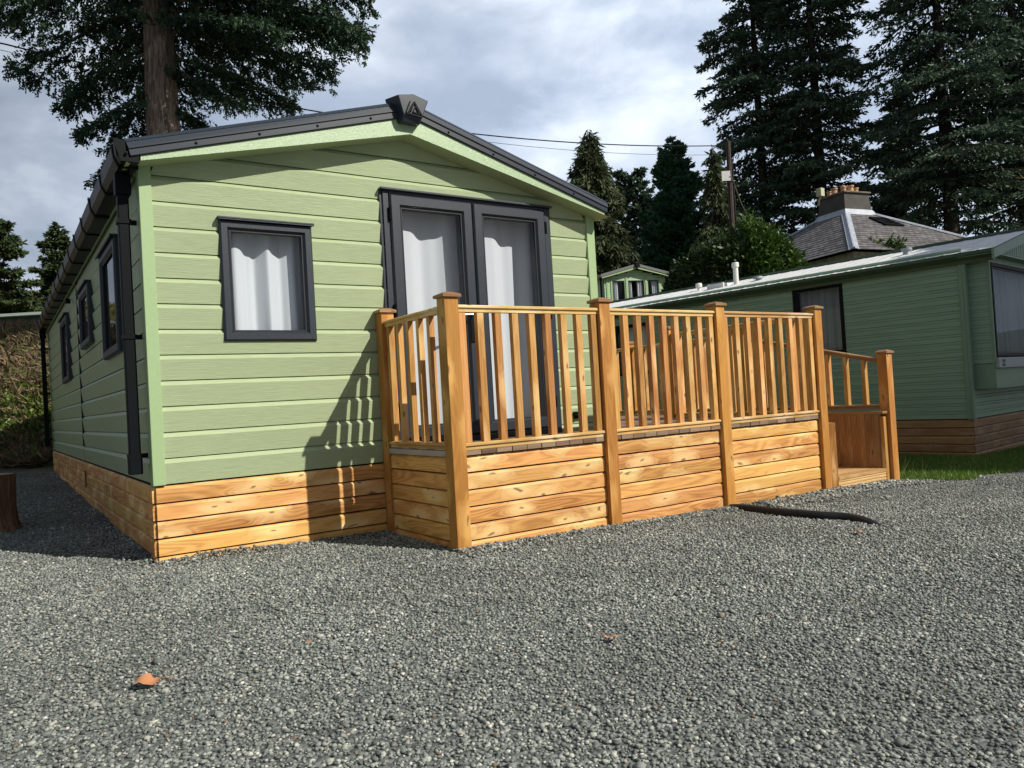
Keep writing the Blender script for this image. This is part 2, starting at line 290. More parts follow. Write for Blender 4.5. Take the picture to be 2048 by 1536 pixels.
# far ground (beyond the site): rough grass / soil
dt=N(t,'ShaderNodeVectorMath',operation='DOT_PRODUCT'); L(t,tcn.outputs['Object'],dt.inputs[0]); dt.inputs[1].default_value=(hF[0],hF[1],0)
mr=N(t,'ShaderNodeMapRange',inp={1:float(CAM[:2]@hF)+11.6,2:float(CAM[:2]@hF)+12.6,3:0,4:1}); L(t,dt.outputs['Value'],mr.inputs[0])
nn=N(t,'ShaderNodeTexNoise',inp={'Scale':.8,'Detail':8,'Roughness':.7}); L(t,tcn.outputs['Object'],nn.inputs['Vector'])
rg=N(t,'ShaderNodeValToRGB'); rg.color_ramp.elements[0].position=.38; rg.color_ramp.elements[0].color=(.075,.05,.028,1); rg.color_ramp.elements[1].position=.6; rg.color_ramp.elements[1].color=(.11,.11,.035,1); L(t,nn.outputs[0],rg.inputs[0])
mxx=N(t,'ShaderNodeMix',data_type='RGBA'); L(t,mr.outputs[0],mxx.inputs[0]); L(t,rp.outputs[0],mxx.inputs[6]); L(t,rg.outputs[0],mxx.inputs[7]); L(t,mxx.outputs[2],b.inputs['Base Color'])
b.inputs['Roughness'].default_value=.9; bpn=N(t,'ShaderNodeBump',inp={'Strength':1,'Distance':.012}); L(t,vo.outputs['Distance'],bpn.inputs['Height']); bpn.invert=True; L(t,bpn.outputs[0],b.inputs['Normal'])
g=npmesh('ground',V,F,m,smooth=True); g['kind']='structure'
# ================================================================== MAIN STATIC CARAVAN
W=3.66; LEN=9.45; PI_=.16268; ZB=.487; XC=1.82; SOFF=.235
def gable(x): return 2.90-SOFF*abs(x-XC)
def siding(mb,axis,a0,a1,z0,pitch,ztop,openings,sign=1,topfn=None,prof=None,off=0.0):
    """rows of boards on plane axis=0 plane (x varies, y=-t) or axis 1 (y varies, x=-t)"""
    prof=prof or [(0,.004),(.004,.012),(.80,.029),(.960,.006),(.964,-.004),(1.0,-.004)]
    nrow=int(math.ceil((ztop-z0)/pitch)); zcuts=sorted({o[2] for o in openings}|{o[3] for o in openings})
    for r in range(nrow):
        ro=random.uniform(0,50); pz=[(z0+(r+f)*pitch,t) for f,t in prof]
        pts=[]
        for (za,ta),(zb,tb) in zip(pz[:-1],pz[1:]):
            cs=[za]+[z for z in zcuts if za+1e-5<z<zb-1e-5]+[zb]
            for u,v in zip(cs[:-1],cs[1:]):
                fu=ta+(tb-ta)*(u-za)/max(zb-za,1e-9); fv=ta+(tb-ta)*(v-za)/max(zb-za,1e-9); pts.append((u,fu,v,fv))
        for u,tu,v,tv in pts:
            mid=(u+v)/2
            segs=[(a0,a1)]
            for (o0,o1,oz0,oz1) in openings:
                if oz0<mid<oz1:
                    ns=[]
                    for s0,s1 in segs:
                        if o0>s0: ns.append((s0,min(o0,s1)))
                        if o1<s1: ns.append((max(o1,s0),s1))
                    segs=[q for q in ns if q[1]>q[0]]
            for s0,s1 in segs:
                def lim(z):
                    if topfn is None: return (s0,s1)
                    if z>2.90: return None
                    h=(2.90-z)/SOFF; return (max(s0,XC-h),min(s1,XC+h))
                la,lb=lim(u),lim(v)
                if la is None: continue
                if lb is None: lb=(XC,XC)
                if la[0]>=la[1]: continue
                if lb[0]>lb[1]: lb=(XC,XC)
                if axis==0: q=[(la[0],-tu-off,u),(la[1],-tu-off,u),(lb[1],-tv-off,v),(lb[0],-tv-off,v)]
                else: q=[(-tu-off,la[1],u),(-tu-off,la[0],u),(-tv-off,lb[0],v),(-tv-off,lb[1],v)]
                k=0 if axis==0 else 1
                mb.quad(q,[(p[k]+ro,p[2]) for p in q])
C1=thing('static_caravan','long sage green caravan with dark grey roof trim, behind the timber deck','static caravan')
front_open=[(.50,1.04,1.42,2.16),(1.66,3.14,.60,2.49)]
left_open=[(1.05,1.87,1.46,2.20),(2.95,3.72,1.70,2.17),(5.45,6.35,1.48,2.18)]
mb=MB(); siding(mb,0,.056,W-.058,ZB,PI_,2.9,front_open,topfn=gable); mb.build('front_cladding',M_side,C1)
mb=MB(); siding(mb,1,.05,4.365,ZB,PI_,2.50,left_open,off=-.020); siding(mb,1,4.395,LEN,ZB,PI_,2.50,left_open,off=-.020); mb.build('side_cladding',M_side,C1)
# sheathing behind the boards
def wallgrid(mb,axis,a0,a1,z0,z1,openings,depth0,depth1,topfn=None):
    As=sorted({a0,a1}|{o[0] for o in openings}|{o[1] for o in openings}); Zs=sorted({z0,z1}|{o[2] for o in openings}|{o[3] for o in openings})
    for i in range(len(As)-1):
        for j in range(len(Zs)-1):
            ca=(As[i]+As[i+1])/2; cz=(Zs[j]+Zs[j+1])/2
            if any(o[0]<ca<o[1] and o[2]<cz<o[3] for o in openings): continue
            lo,hi=((As[i],depth0,Zs[j]),(As[i+1],depth1,Zs[j+1])) if axis==0 else ((depth0,As[i],Zs[j]),(depth1,As[i+1],Zs[j+1]))
            mb.box(lo,hi,0)
mb=MB(); wallgrid(mb,0,.012,W-.012,ZB,2.47,[o for o in front_open if o[3]<2.47]+[(1.66,3.14,.60,2.47)],.006,.06)
mb.prism([(.03,2.471),(W-.03,2.471),(XC,2.885)],1,.006,.06)
mb2=MB(); wallgrid(mb2,1,.061,LEN-.06,ZB,2.49,left_open,.032,.06)
mb.v+=mb2.v; n0=len(mb.v)-len(mb2.v); mb.f+=[tuple(k+n0 for k in f) for f in mb2.f]; mb.uv+=mb2.uv; mb.c+=mb2.c
mb.box((W-.06,.061,ZB),(W-.001,LEN-.06,2.49)); mb.box((.012,LEN-.058,ZB),(W-.012,LEN-.001,2.49)); mb.box((.062,.062,ZB),(W-.062,LEN-.062,ZB+.06)); mb.box((.062,.062,2.50),(W-.062,LEN-.062,2.53))
mb.box((.062,3.4,ZB+.062),(W-.062,3.44,2.498))
mb.build('wall',M_room,C1)
# right-hand outer wall boards
mb=MB(); siding(mb,1,.05,LEN,ZB,PI_,2.50,[])
for i,v in enumerate(mb.v): mb.v[i]=(W-v[0],v[1],v[2])
mb.f=[tuple(reversed(f)) for f in mb.f]; mb.build('side_cladding',M_side,C1)
# corner trims and seam
for lo,hi in (((-.016,-.034,ZB-.004),(.058,-.004,2.515)),((-.016,-.0035,ZB-.004),(-.002,.062,2.515)),((W-.058,-.036,ZB-.004),(W+.030,-.004,2.50)),((W,-.004,ZB-.004),(W+.030,.062,2.50)),((-.014,LEN-.06,ZB),(.0,LEN,2.5))):
    mb=MB(); mb.box(lo,hi,2); mb.build('corner_trim',M_trim,C1,bevel=.004)
mb=MB(); mb.box((-.010,4.366,ZB+.16),(.03,4.394,2.5),2); mb.build('joint_strip',M_seal,C1)
mb=MB(); mb.box((-.028,0.066,2.44),(-.0165,LEN,2.53)); mb.build('eaves_board',M_side,C1)
# soffit, barge boards, fascia
FY=-.20
for s in (-1,1):
    mb=MB(); xe=-.10 if s<0 else W+.08; ze=gable(xe)
    mb.quad([(XC,-.185,2.90),(xe,-.185,ze),(xe,.0,ze),(XC,.0,2.90)] if s>0 else [(XC,-.185,2.90),(XC,.0,2.90),(xe,.0,ze),(xe,-.185,ze)])
    mb.build('soffit',M_side,C1)
    xb=-.02 if s<0 else W+.03
    def fz(x): return 3.028-.290*abs(x-1.81)
    mb=MB(); zb=gable(xb); mb.quad([(XC,-.186,2.90),(xb,-.186,zb),(xb,-.186,fz(xb)+.03),(XC,-.186,3.05)]); mb.quad([(XC,-.186,2.90),(XC,-.170,2.903),(xb,-.170,zb+.003),(xb,-.186,zb)])
    mb.build('barge_board',M_barge,C1)
    xe=-.075 if s<0 else 3.705
    prof=[(0,-.196),(.006,-.203),(.045,-.203),(.052,-.212),(.056,-.212),(.098,-.196),(.102,-.199),(.130,-.170),(.150,-.10),(.155,.05)]
    mb=MB(); k=.85
    for (h0,y0),(h1,y1) in zip(prof[:-1],prof[1:]):
        a=(XC,y0,3.026+h0); b_=(xe+(-.03*h0/.13 if s<0 else .02*h0/.13),y0,fz(xe)+h0*k); c=(xe+(-.03*h1/.13 if s<0 else .02*h1/.13),y1,fz(xe)+h1*k); d=(XC,y1,3.026+h1)
        q=[a,b_,c,d] if s>0 else [b_,a,d,c]
        mb.quad(q)
    mb.quad([(XC,-.196,3.026),(xe,-.196,fz(xe)),(xe,-.187,fz(xe)),(XC,-.187,3.026)])
    mb.build('fascia',M_anthg,C1)
    for i in range(5):
        x=XC+s*(.32+.40*i); z=fz(x)+.024; mb=MB(); mb.lathe([(.010,0),(.008,.005),(0,.007)],(0,0,0),8); sc_=mb.build('fixing_screw',M_black,C1); sc_.location=(x,-.203,z); sc_.rotation_euler=(math.pi/2,0,0)
# roof
mb=MB()
for s in (-1,1):
    xe=-.11 if s<0 else W+.07; zt=lambda x:3.165-.300*abs(x-XC)
    nrib=33
    mb.quad([(XC,-.12,3.165),(xe,-.12,zt(xe)),(xe,LEN+.1,zt(xe)),(XC,LEN+.1,3.165)][::(1 if s<0 else -1)])
    mb.quad([(XC,-.12,3.135),(xe,-.12,zt(xe)-.03),(xe,LEN+.1,zt(xe)-.03),(XC,LEN+.1,3.135)][::(-1 if s<0 else 1)])
    mb.quad([(xe,-.12,zt(xe)-.03),(xe,-.12,zt(xe)),(xe,LEN+.1,zt(xe)),(xe,LEN+.1,zt(xe)-.03)])
mb.prism([(0.0,2.50),(W,2.50),(XC,3.12)],1,LEN-.05,LEN); mb.build('roof',M_anthg,C1)
# ridge cap with its emblem
mb=MB(); fr=[(1.732,2.956),(1.871,2.958),(1.884,3.012),(1.938,3.137),(1.816,3.168),(1.690,3.142),(1.728,3.010)]
def capface(p,y): return (p[0],y if p[1]>3.011 else y+.03*(3.012-p[1])/.055,p[1])
frv=[capface(p,-.275) for p in fr]; bk=[(p[0]+(-.03 if p[0]<1.81 else .03),-.12,p[1]+.015) for p in fr]
mb.quad([frv[6],frv[2],frv[3],frv[4],frv[5]]); mb.quad([frv[0],frv[1],frv[2],frv[6]])
for i in range(7):
    j=(i+1)%7; mb.quad([frv[i],bk[i],bk[j],frv[j]])
cap=mb.build('ridge_cap',M_anthg,C1,bevel=.006)
mb=MB(); o_=lambda a,b_:(lambda P:(P[0],P[1]))(((a-640)/8.533/1528.53*0,0))
def epx(a,b_):   # emblem points on the cap face plane y=-.278 from the measured outline
    return (1.690+(a-640)*(1.936-1.690)/515.0, 3.1475-(b_-250)*(3.1475-2.957)/475.0)
def stroke(p,q,wd=.010):
    (x0,z0),(x1,z1)=epx(*p),epx(*q); d=Vector((x1-x0,0,z1-z0)); l=d.length; d.normalize(); n=Vector((0,1,0)).cross(d)
    T=Matrix(((d.x,0,n.x,x0),(0,1,0,-.2815),(d.z,0,n.z,z0),(0,0,0,1))); mb.box((0,-.0045,-wd/2),(l,.004,wd/2),T=T)
for p,q,wd in (((838,352),(760,560),.007),((872,400),(800,560),.007),((905,352),(838,540),.009),((905,352),(1035,600),.010),((760,580),(1035,612),.010),((925,420),(985,570),.006),((870,540),(985,572),.006),((925,430),(880,530),.006)): stroke(p,q,wd)
mb.build('emblem',M_black,cap)
# gutter and downpipes
mb=MB(); zg=2.455
gp=[(-.03,zg+.11),(-.03,zg),(-.125,zg),(-.150,zg+.045),(-.158,zg+.125),(-.150,zg+.125),(-.142,zg+.05),(-.120,zg+.010),(-.036,zg+.010),(-.036,zg+.11)]
mb.prism(gp,1,-.16,LEN+.12); gut=mb.build('gutter',plain('gutter_brown_black',(.018,.013,.010),.4,spec=.25),C1)
mb=MB(); mb.prism([(-.028,zg+.115),(-.028,zg-.004),(-.13,zg-.004),(-.165,zg+.13)],1,-.19,-.165); mb.build('gutter_end_cap',M_black,gut)
yb=.12
for i in range(15):
    y=-.08+i*.66
    mb=MB(); wd=.05 if i in (2,7) else .028
    g2=[(-.018,zg+.12),(-.018,zg-.009),(-.130,zg-.009),(-.156,zg+.043),(-.168,zg+.132),(-.159,zg+.132),(-.150,zg+.046),(-.125,zg-.001),(-.029,zg-.001),(-.029,zg+.12)]
    mb.prism(g2,1,y,y+wd); mb.build('gutter_bracket',M_black,gut)
def downpipe(y0,zbot):
    mb=MB(); mb.prism([(-.125,y0),(-.060,y0),(-.060,y0+.065),(-.125,y0+.065)],2,zbot+.04,zg-.01)
    mb.box((-.131,y0-.006,zbot),(-.054,y0+.071,zbot+.12),2); mb.box((-.135,y0-.012,zg-.14),(-.045,y0+.08,zg-.005),2)
    dp=mb.build('downpipe',M_black,C1,bevel=.006)
    for z in (zbot+.10,(zbot+zg)/2-.1,zg-.32):
        b2=MB(); b2.box((-.132,y0-.007,z),(-.053,y0+.072,z+.028)); b2.box((-.0525,y0+.02,z),(-.017,y0+.045,z+.028)); b2.build('pipe_bracket',M_black,dp)
downpipe(.065,.56); downpipe(LEN-.12,.56)
# skirting: real shiplap boards with gaps
def skirt_prof(z,h,t=.020,sgn=-1,base=0):
    return [(base,z+.003),(base+sgn*t,z+.006),(base+sgn*t,z+h*.80),(base+sgn*(t-.010),z+h-.006),(base,z+h-.003)]
def skirt_row(axis,a0,a1,z,h,m_,parent,base,splits=None,sgn=-1,name='skirting_board',T=None):
    cuts=[a0]+([c for c in (splits or []) if a0<c<a1])+[a1]; mb=MB()
    for s0,s1 in zip(cuts[:-1],cuts[1:]):
        mb.prism(skirt_prof(z,h,base=base,sgn=sgn) if axis==0 else [(p[0],p[1]) for p in skirt_prof(z,h,base=base,sgn=sgn)],axis,s0+.001,s1-.001,T=T)
    return mb
def merge(mbs):
    r=MB()
    for k in mbs:
        n0=len(r.v); r.v+=k.v; r.f+=[tuple(i+n0 for i in f) for f in k.f]; r.uv+=k.uv; r.c+=k.c
    return r
zr=[.370,.261,.152,.041,-.068,-.177]; SK=.1095
sk=MB(); 
rows=[skirt_row(0,.0,W,z,SK,None,None,.0) for z in zr]
bk_=MB(); bk_.box((.012,.004,-.25),(W-.012,.02,.478)); 
merge(rows).build('front_skirting',MW['board'],C1)
rows=[skirt_row(1,.0,LEN,z,SK,None,None,.0,splits=[1.1+i*.9,4.0+.5*i,7.2-.4*i]) for i,z in enumerate(zr)]
merge(rows).build('side_skirting',MW['board'],C1)
bk_.box((.004,.021,-.25),(.02,LEN,.478)); bk_.box((W-.02,.021,-.25),(W,LEN,.478)); bk_.box((.02,LEN-.02,-.25),(W-.02,LEN,.478)); bk_.build('chassis_screen',M_seal,C1)
mb=MB(); mb.box((-.034,4.05,.22),(-.022,4.11,.40),2); mb.build('skirting_clip',plain('rusty_metal',(.28,.10,.04),.8),C1)
# windows ----------------------------------------------------------
def window(parent,name,axis,a0,a1,z0,z1,glass,fw=.065,T=None,prot=.045,mfr=M_anth,hood=True,mg=M_glass,sill=False):
    """frame standing proud of the wall; axis 0: front wall, axis 1: left wall"""
    def B(mb,al,ah,dl,dh,zl,zh):
        lo,hi=((al,-dh,zl),(ah,-dl,zh)) if axis==0 else ((-dh,al,zl),(-dl,ah,zh))
        mb.box(lo,hi,2,T=T)
    e=thing.__wrapped__ if False else None
    mb=MB()
    def P(a,d,z):
        p=(a,-d,z) if axis==0 else (-d,a,z); return T@Vector(p) if T is not None else Vector(p)
    # mitred chamfered frame
    O=[(a0,z0),(a1,z0),(a1,z1),(a0,z1)]; gx0,gx1,gz0,gz1=a0+fw,a1-fw,z0+fw,z1-fw; Iq=[(gx0,gz0),(gx1,gz0),(gx1,gz1),(gx0,gz1)]
    c=.012
    O2=[(a0+c,z0+c),(a1-c,z0+c),(a1-c,z1-c),(a0+c,z1-c)]; I2=[(gx0-c*1.4,gz0-c*1.4),(gx1+c*1.4,gz0-c*1.4),(gx1+c*1.4,gz1+c*1.4),(gx0-c*1.4,gz1+c*1.4)]
    layers=[(O,-.05),(O,prot-c),(O2,prot),(I2,prot),(Iq,prot-c*1.6),(Iq,-.05)]
    for (A,da),(Bq,db) in zip(layers[:-1],layers[1:]):
        for i in range(4):
            j=(i+1)%4; mb.quad([P(A[i][0],da,A[i][1]),P(A[j][0],da,A[j][1]),P(Bq[j][0],db,Bq[j][1]),P(Bq[i][0],db,Bq[i][1])])
    fo=mb.build(name,mfr,parent,merge=True)
    mb=MB(); mb.quad([P(gx0,prot-.030,gz0),P(gx1,prot-.030,gz0),P(gx1,prot-.030,gz1),P(gx0,prot-.030,gz1)]); mb.build('pane',mg,fo)
    mb=MB(); s=.008
    B(mb,gx0,gx0+s,prot-.028,prot-.018,gz0,gz1); B(mb,gx1-s,gx1,prot-.028,prot-.018,gz0,gz1); B(mb,gx0+s,gx1-s,prot-.028,prot-.018,gz0,gz0+s); B(mb,gx0+s,gx1-s,prot-.028,prot-.018,gz1-s,gz1); mb.build('gasket',M_seal,fo)
    if hood:
        mb=MB(); B(mb,a0-.012,a1+.012,.0,prot+.022,z1+.002,z1+.016); B(mb,a0-.012,a1+.012,prot+.012,prot+.022,z1-.006,z1+.0015); mb.build('drip_hood',mfr,fo,bevel=.004)
    return fo
window(C1,'window',0,.453,1.078,1.381,2.185,None,fw=.066)
window(C1,'window',1,1.00,1.92,1.41,2.255,None,fw=.07,mg=M_glassd)
window(C1,'window',1,2.90,3.78,1.655,2.225,None,fw=.07,mg=M_glassd)
window(C1,'window',1,5.40,6.40,1.43,2.235,None,fw=.07,mg=M_glassd)
# curtains (hang inside: things of their own)
def curtain(name,x0,x1,z0,z1,y,amp,waves,label,mat_,phase=0,flare=.0,axis=0,T=None,cat='curtain',grp=None,lean=0):
    nu,nv=220,14; V=[];F=[]
    for j in range(nv+1):
        tz=j/nv; z=z0+(z1-z0)*tz
        for i in range(nu+1):
            u=i/nu; a=amp*(1.1-.35*tz); xx=x0+(x1-x0)*(u+flare*(1-tz)*(u-.5))+lean*(1-tz)
            yy=y+a*math.sin(phase+u*waves*2*math.pi+.5*math.sin(u*9+phase))+.3*a*math.sin(u*waves*4.7+2*phase+tz*1.2)+.16*a*math.sin(u*waves*13.1+phase*3+.6*math.sin(tz*3))+.1*a*math.sin(u*waves*21)
            p=(xx,yy,z) if axis==0 else (yy,xx,z)
            if T is not None: p=tuple(T@Vector(p))
            V.append(p)
    for j in range(nv):
        for i in range(nu):
            a=j*(nu+1)+i; F.append((a,a+1,a+nu+2,a+nu+1))
    o=npmesh(name,np.array(V),np.array(F),mat_,smooth=True); tag(o,label,cat,grp); return o
curtain('curtain',.46,1.07,1.40,2.20,.10,.028,3.1,'white curtain behind the small square front window of the sage green caravan',M_curt,phase=.6,flare=.03)
curtain('curtain',1.70,2.36,.66,2.42,.125,.055,1.35,'tall white curtain behind the left leaf of the glazed double doors',M_curt,phase=2.9)
curtain('curtain',2.46,3.10,.66,2.42,.125,.055,1.25,'tall white curtain behind the right leaf of the glazed double doors',M_curt,phase=2.6)
# patio doors
mb=MB()
def fbox(mb,x0,x1,z0,z1,y0,y1): mb.box((x0,y0,z0),(x1,y1,z1),2)
fbox(mb,1.635,1.682,.585,2.50,-.042,.03); fbox(mb,3.130,3.178,.585,2.50,-.042,.03); fbox(mb,1.682,3.130,2.482,2.50,-.042,.03); fbox(mb,1.682,3.130,.585,.630,-.042,.03)
df=mb.build('door_frame',M_anth,C1,bevel=.003)
mb=MB(); fbox(mb,1.612,3.20,2.503,2.52,-.070,-.018); fbox(mb,1.612,1.632,.59,2.5025,-.030,-.018); fbox(mb,3.181,3.20,.59,2.5025,-.030,-.018); mb.build('door_hood',M_anth,C1,bevel=.003)
mb=MB(); fbox(mb,1.60,3.21,.566,.584,-.085,-.018); mb.build('door_sill',M_anth,C1,bevel=.003)
for x0,x1 in ((1.686,2.404),(2.412,3.126)):
    d=window(C1,'door',0,x0,x1,.634,2.478,None,fw=.095,prot=.058,hood=False)
    for z in (.80,1.55,2.28):
        mb=MB(); xh=1.684 if x0<2 else 3.128; mb.tube([(xh,-.058,z),(xh,-.058,z+.10)],.011,8); mb.build('hinge',M_black,d)
    if x0<2:
        mb=MB(); mb.box((2.325,-.068,1.36),(2.36,-.0585,1.60),2); mb.tube([(2.342,-.066,1.575),(2.342,-.10,1.575)],.009,8); hd=mb.build('handle',M_black,d,bevel=.002)
        mb=MB(); mb.tube([(2.345,-.10,1.575),(2.24,-.104,1.57)],.010,8); mb.build('lever',M_silver,d,smooth=True)
# small wall fittings
mb=MB(); mb.box((3.33,-.075,.72),(3.43,-.018,.752)); mb.box((3.34,-.05,.69),(3.37,-.018,.718)); mb.build('tap_bracket',M_black,C1,bevel=.003)
mb=MB(); mb.tube([(-.018,5.0,2.33),(-.07,5.0,2.33)],.03,10); mb.build('flue',M_black,C1)
# ================================================================== DECK
DK=thing('timber_deck','raised timber deck with slatted balustrade wrapped round the sage green caravan','deck')
DZ=.585
def post(x,y,zb,zt,par=DK,m_=MW['post'],sz=.10):
    mb=MB(); mb.box((x,y,zb),(x+sz,y+sz,zt),2); p=mb.build('post',m_,par,bevel=.003)
    mb=MB(); c=(random.random(),random.random(),random.random()); x0,x1,y0,y1=x-.016,x+sz+.016,y-.016,y+sz+.016
    mb.box((x0,y0,zt),(x1,y1,zt+.018),0,c=c)
    a=[(x0,y0,zt+.018),(x1,y0,zt+.018),(x1,y1,zt+.018),(x0,y1,zt+.018)]; b=[(x+.02,y+.02,zt+.034),(x+sz-.02,y+.02,zt+.034),(x+sz-.02,y+sz-.02,zt+.034),(x+.02,y+sz-.02,zt+.034)]
    for i in range(4): j=(i+1)%4; mb.quad([a[i],a[j],b[j],b[i]],None,c)
    mb.quad(b,None,c); mb.build('post_cap',MW['brown'],p)
    return p
FYD=-1.067
P=[1.527,2.793,4.030,5.352]
post(1.527,FYD,-.12,1.555); post(2.793,FYD,-.16,1.552); post(4.030,FYD,-.2,1.550); post(5.352,FYD,-.25,1.549); post(1.532,-.125,-.12,1.575)
post(5.352,.74,-.1,1.56); post(6.478,FYD,-.3,1.13); post(6.50,2.60,0,1.56); post(6.50,.84,-.2,1.56)
def rail(axis,c0,a0,a1,z,T=None,zfn=None,flip=False):
    prof2=[(-.022,z-.045),(.022,z-.045),(.022,z-.024),(.034,z-.018),(.034,z-.006),(.026,z),(-.026,z),(-.034,z-.006),(-.034,z-.018),(-.022,z-.024)]
    if flip: prof2=[(p[0],2*z-.045-p[1]) for p in prof2]
    mb=MB(); mb.prism([(c0+p[0],p[1]) for p in prof2],axis,a0,a1); return mb
def baluster(x,y,z0,z1,sx=.050,sy=.040):
    mb=MB(); mb.box((x-sx/2,y-sy/2,z0),(x+sx/2,y+sy/2,z1),2); return mb.build('baluster',MW['bal'],DK,bevel=.002)
yc=-1.020
for i in range(3):
    a,b_=P[i]+.10,P[i+1]
    rail(0,yc,a,b_,1.510).build('top_rail',MW['rail'],DK); rail(0,yc,a,b_,.632,flip=False).build('bottom_rail',MW['rail'],DK)
    n=9; x0,x1=a+.040,b_-.035
    for k in range(n): baluster(x0+(x1-x0)*k/(n-1),yc+.002,.632,1.465)
xc=1.577
rail(1,xc,-.967,-.125,1.512).build('top_rail',MW['rail'],DK); rail(1,xc,-.967,-.125,.640).build('bottom_rail',MW['rail'],DK)
for k in range(6): baluster(xc,-.165-.153*k,.640,1.467,.040,.040)
xa=5.402
rail(1,xa,-.967,.74,1.512).build('top_rail',MW['rail'],DK); rail(1,xa,-.967,.74,.632).build('bottom_rail',MW['rail'],DK)
for k in range(12): baluster(xa,-.93+.143*k,.632,1.467)
xb=6.55
rail(1,xb,.94,2.60,1.512).build('top_rail',MW['rail'],DK); rail(1,xb,.94,2.60,.632).build('bottom_rail',MW['rail'],DK)
for k in range(11): baluster(xb,1.02+.15*k,.632,1.467)
rail(1,xb,2.70,4.2,1.512).build('top_rail',MW['rail'],DK); rail(1,xb,2.70,4.2,.632).build('bottom_rail',MW['rail'],DK)
for k in range(10): baluster(xb,2.78+.15*k,.632,1.467)
# sloping hand rail of the steps
xh=6.525; yA,zA,yB,zB=-.967,1.083,.84,1.50; ang=math.atan2(zB-zA,yB-yA); ln=math.hypot(zB-zA,yB-yA)
T=Matrix.Translation((0,yA,zA-.045))@Matrix.Rotation(ang,4,'X')
mb=MB(); mb.prism([(xh-.022,0),(xh+.022,0),(xh+.022,.021),(xh+.034,.027),(xh+.034,.039),(xh+.026,.045),(xh-.026,.045),(xh-.034,.039),(xh-.034,.027),(xh-.022,.021)],1,0,ln,T=T); mb.build('hand_rail',MW['brown'],DK)
mb=rail(1,xh,-.967,.84,.625); mb.build('bottom_rail',MW['brown'],DK)
for k in range(9):
    y=-.80+.20*k; baluster(xh,y,.625,zA+(y-yA)*math.tan(ang)-.045)
# deck floor boards: ends show along the front
fl=MB(); x=1.632; k=0
while x<5.35:
    wd=.120+random.uniform(-.002,.002); x2=min(x+wd,5.452)
    fl.box((x,-1.048+random.uniform(0,.006),DZ-.030),(x2-.006,-.022,DZ),1); x+=wd
x=3.72
while x<6.45:
    x2=min(x+.12,6.452); fl.box((x,-.020,DZ-.030),(x2-.006,4.3,DZ),1); x+=.12
fl.build('deck_floor',MW['old'],DK)
mb=MB(); mb.box((1.535,-.966,DZ-.033),(1.629,-.126,DZ+.004),1,c=(.8,.5,.9)); mb.build('deck_edge_trim',MW['grey'],DK,bevel=.002)
# cladding below the floor: three front panels, each board its own grain
zD=[.443,.334,.227,.120,.013,-.094,-.201,-.308]
for i in range(3):
    rows=[]
    for j,z in enumerate(zD):
        if z<-.22-.04*i: continue
        rows.append(skirt_row(0,P[i]+.101,P[i+1]-.001,z,.108,None,None,-1.010))
    merge(rows).build('skirting_panel',MW['board'],DK)
rows=[skirt_row(1,-.966,-.126,z,.108,None,None,1.568) for z in [v for v in zD[:7]]]
merge(rows).build('skirting_panel',MW['board'],DK)
mb=MB(); mb.box((1.60,-1.000,-.3),(5.36,-.985,.55)); mb.box((1.572,-.98,-.3),(1.585,-.13,.55)); mb.build('frame_backing',M_seal,DK)
rows=[skirt_row(1,1.0,4.2,z,.108,None,None,6.56,sgn=1) for z in zD[:7]]; merge(rows).build('skirting_panel',MW['brown'],DK)
# steps
def grooved_front(mb,x0,x1,y,z0,z1,n):   # board facing -y with horizontal reeding
    h=(z1-z0)/n; c=(random.random(),random.random(),random.random()); o=(random.uniform(0,50),random.uniform(0,50))
    for i in range(n):
        za=z0+i*h; prof=[(y,za),(y,za+h*.35),(y-.006,za+h*.45),(y-.006,za+h*.9),(y,za+h)]
        for p,q in zip(prof[:-1],prof[1:]): mb.quad([(x0,p[0],p[1]),(x1,p[0],p[1]),(x1,q[0],q[1]),(x0,q[0],q[1])],[(x0+o[0],p[1]+o[1]),(x1+o[0],p[1]+o[1]),(x1+o[0],q[1]+o[1]),(x0+o[0],q[1]+o[1])],c)
def reeded_vert(mb,axis,a0,a1,d,z0,z1,n,sgn=-1):  # vertical boards with vertical reeding
    w_=(a1-a0)/n; c=(random.random(),random.random(),random.random()); o=(random.uniform(0,50),random.uniform(0,50))
    for i in range(n):
        s0=a0+i*w_; pr=[(s0,d),(s0+w_*.3,d),(s0+w_*.42,d+sgn*.004),(s0+w_*.88,d+sgn*.004),(s0+w_,d)]
        for p,q in zip(pr[:-1],pr[1:]):
            f=(lambda a,dd,z:(a,dd,z)) if axis==0 else (lambda a,dd,z:(dd,a,z))
            mb.quad([f(p[0],p[1],z0),f(q[0],q[1],z0),f(q[0],q[1],z1),f(p[0],p[1],z1)],[(z0+o[0],p[0]+o[1]),(z0+o[0],q[0]+o[1]),(z1+o[0],q[0]+o[1]),(z1+o[0],p[0]+o[1])],c)
mb=MB(); grooved_front(mb,5.60,6.395,-1.030,-.20,-.032,6); mb.box((5.60,-1.029,-.20),(6.395,-.60,-.035)); mb.build('step_riser',MW['deckb'],DK)
mb=MB(); 
for k in range(4): mb.box((5.60,-1.040+k*.145,-.030),(6.397,-.900+k*.145,.0),0)
mb.build('step_tread',MW['deckb'],DK,bevel=.003)
mb=MB(); mb.box((5.60,-.455,-.20),(6.397,-.25,.27),0); mb.box((5.60,-.46,.272),(6.397,-.10,.30),0); mb.box((5.60,-.245,-.2),(6.397,-.15,.27)); mb.build('upper_step',MW['deckb'],DK)
mb=MB(); mb.box((5.60,-.095,-.2),(6.397,-.022,.553),0); mb.build('deck_rim',MW['brown'],DK)
mb=MB(); reeded_vert(mb,0,5.500,5.592,-1.036,-.25,.502,7); mb.box((5.500,-1.0355,-.25),(5.592,-.15,.5015),2); mb.build('step_side_panel',MW['bal'],DK)
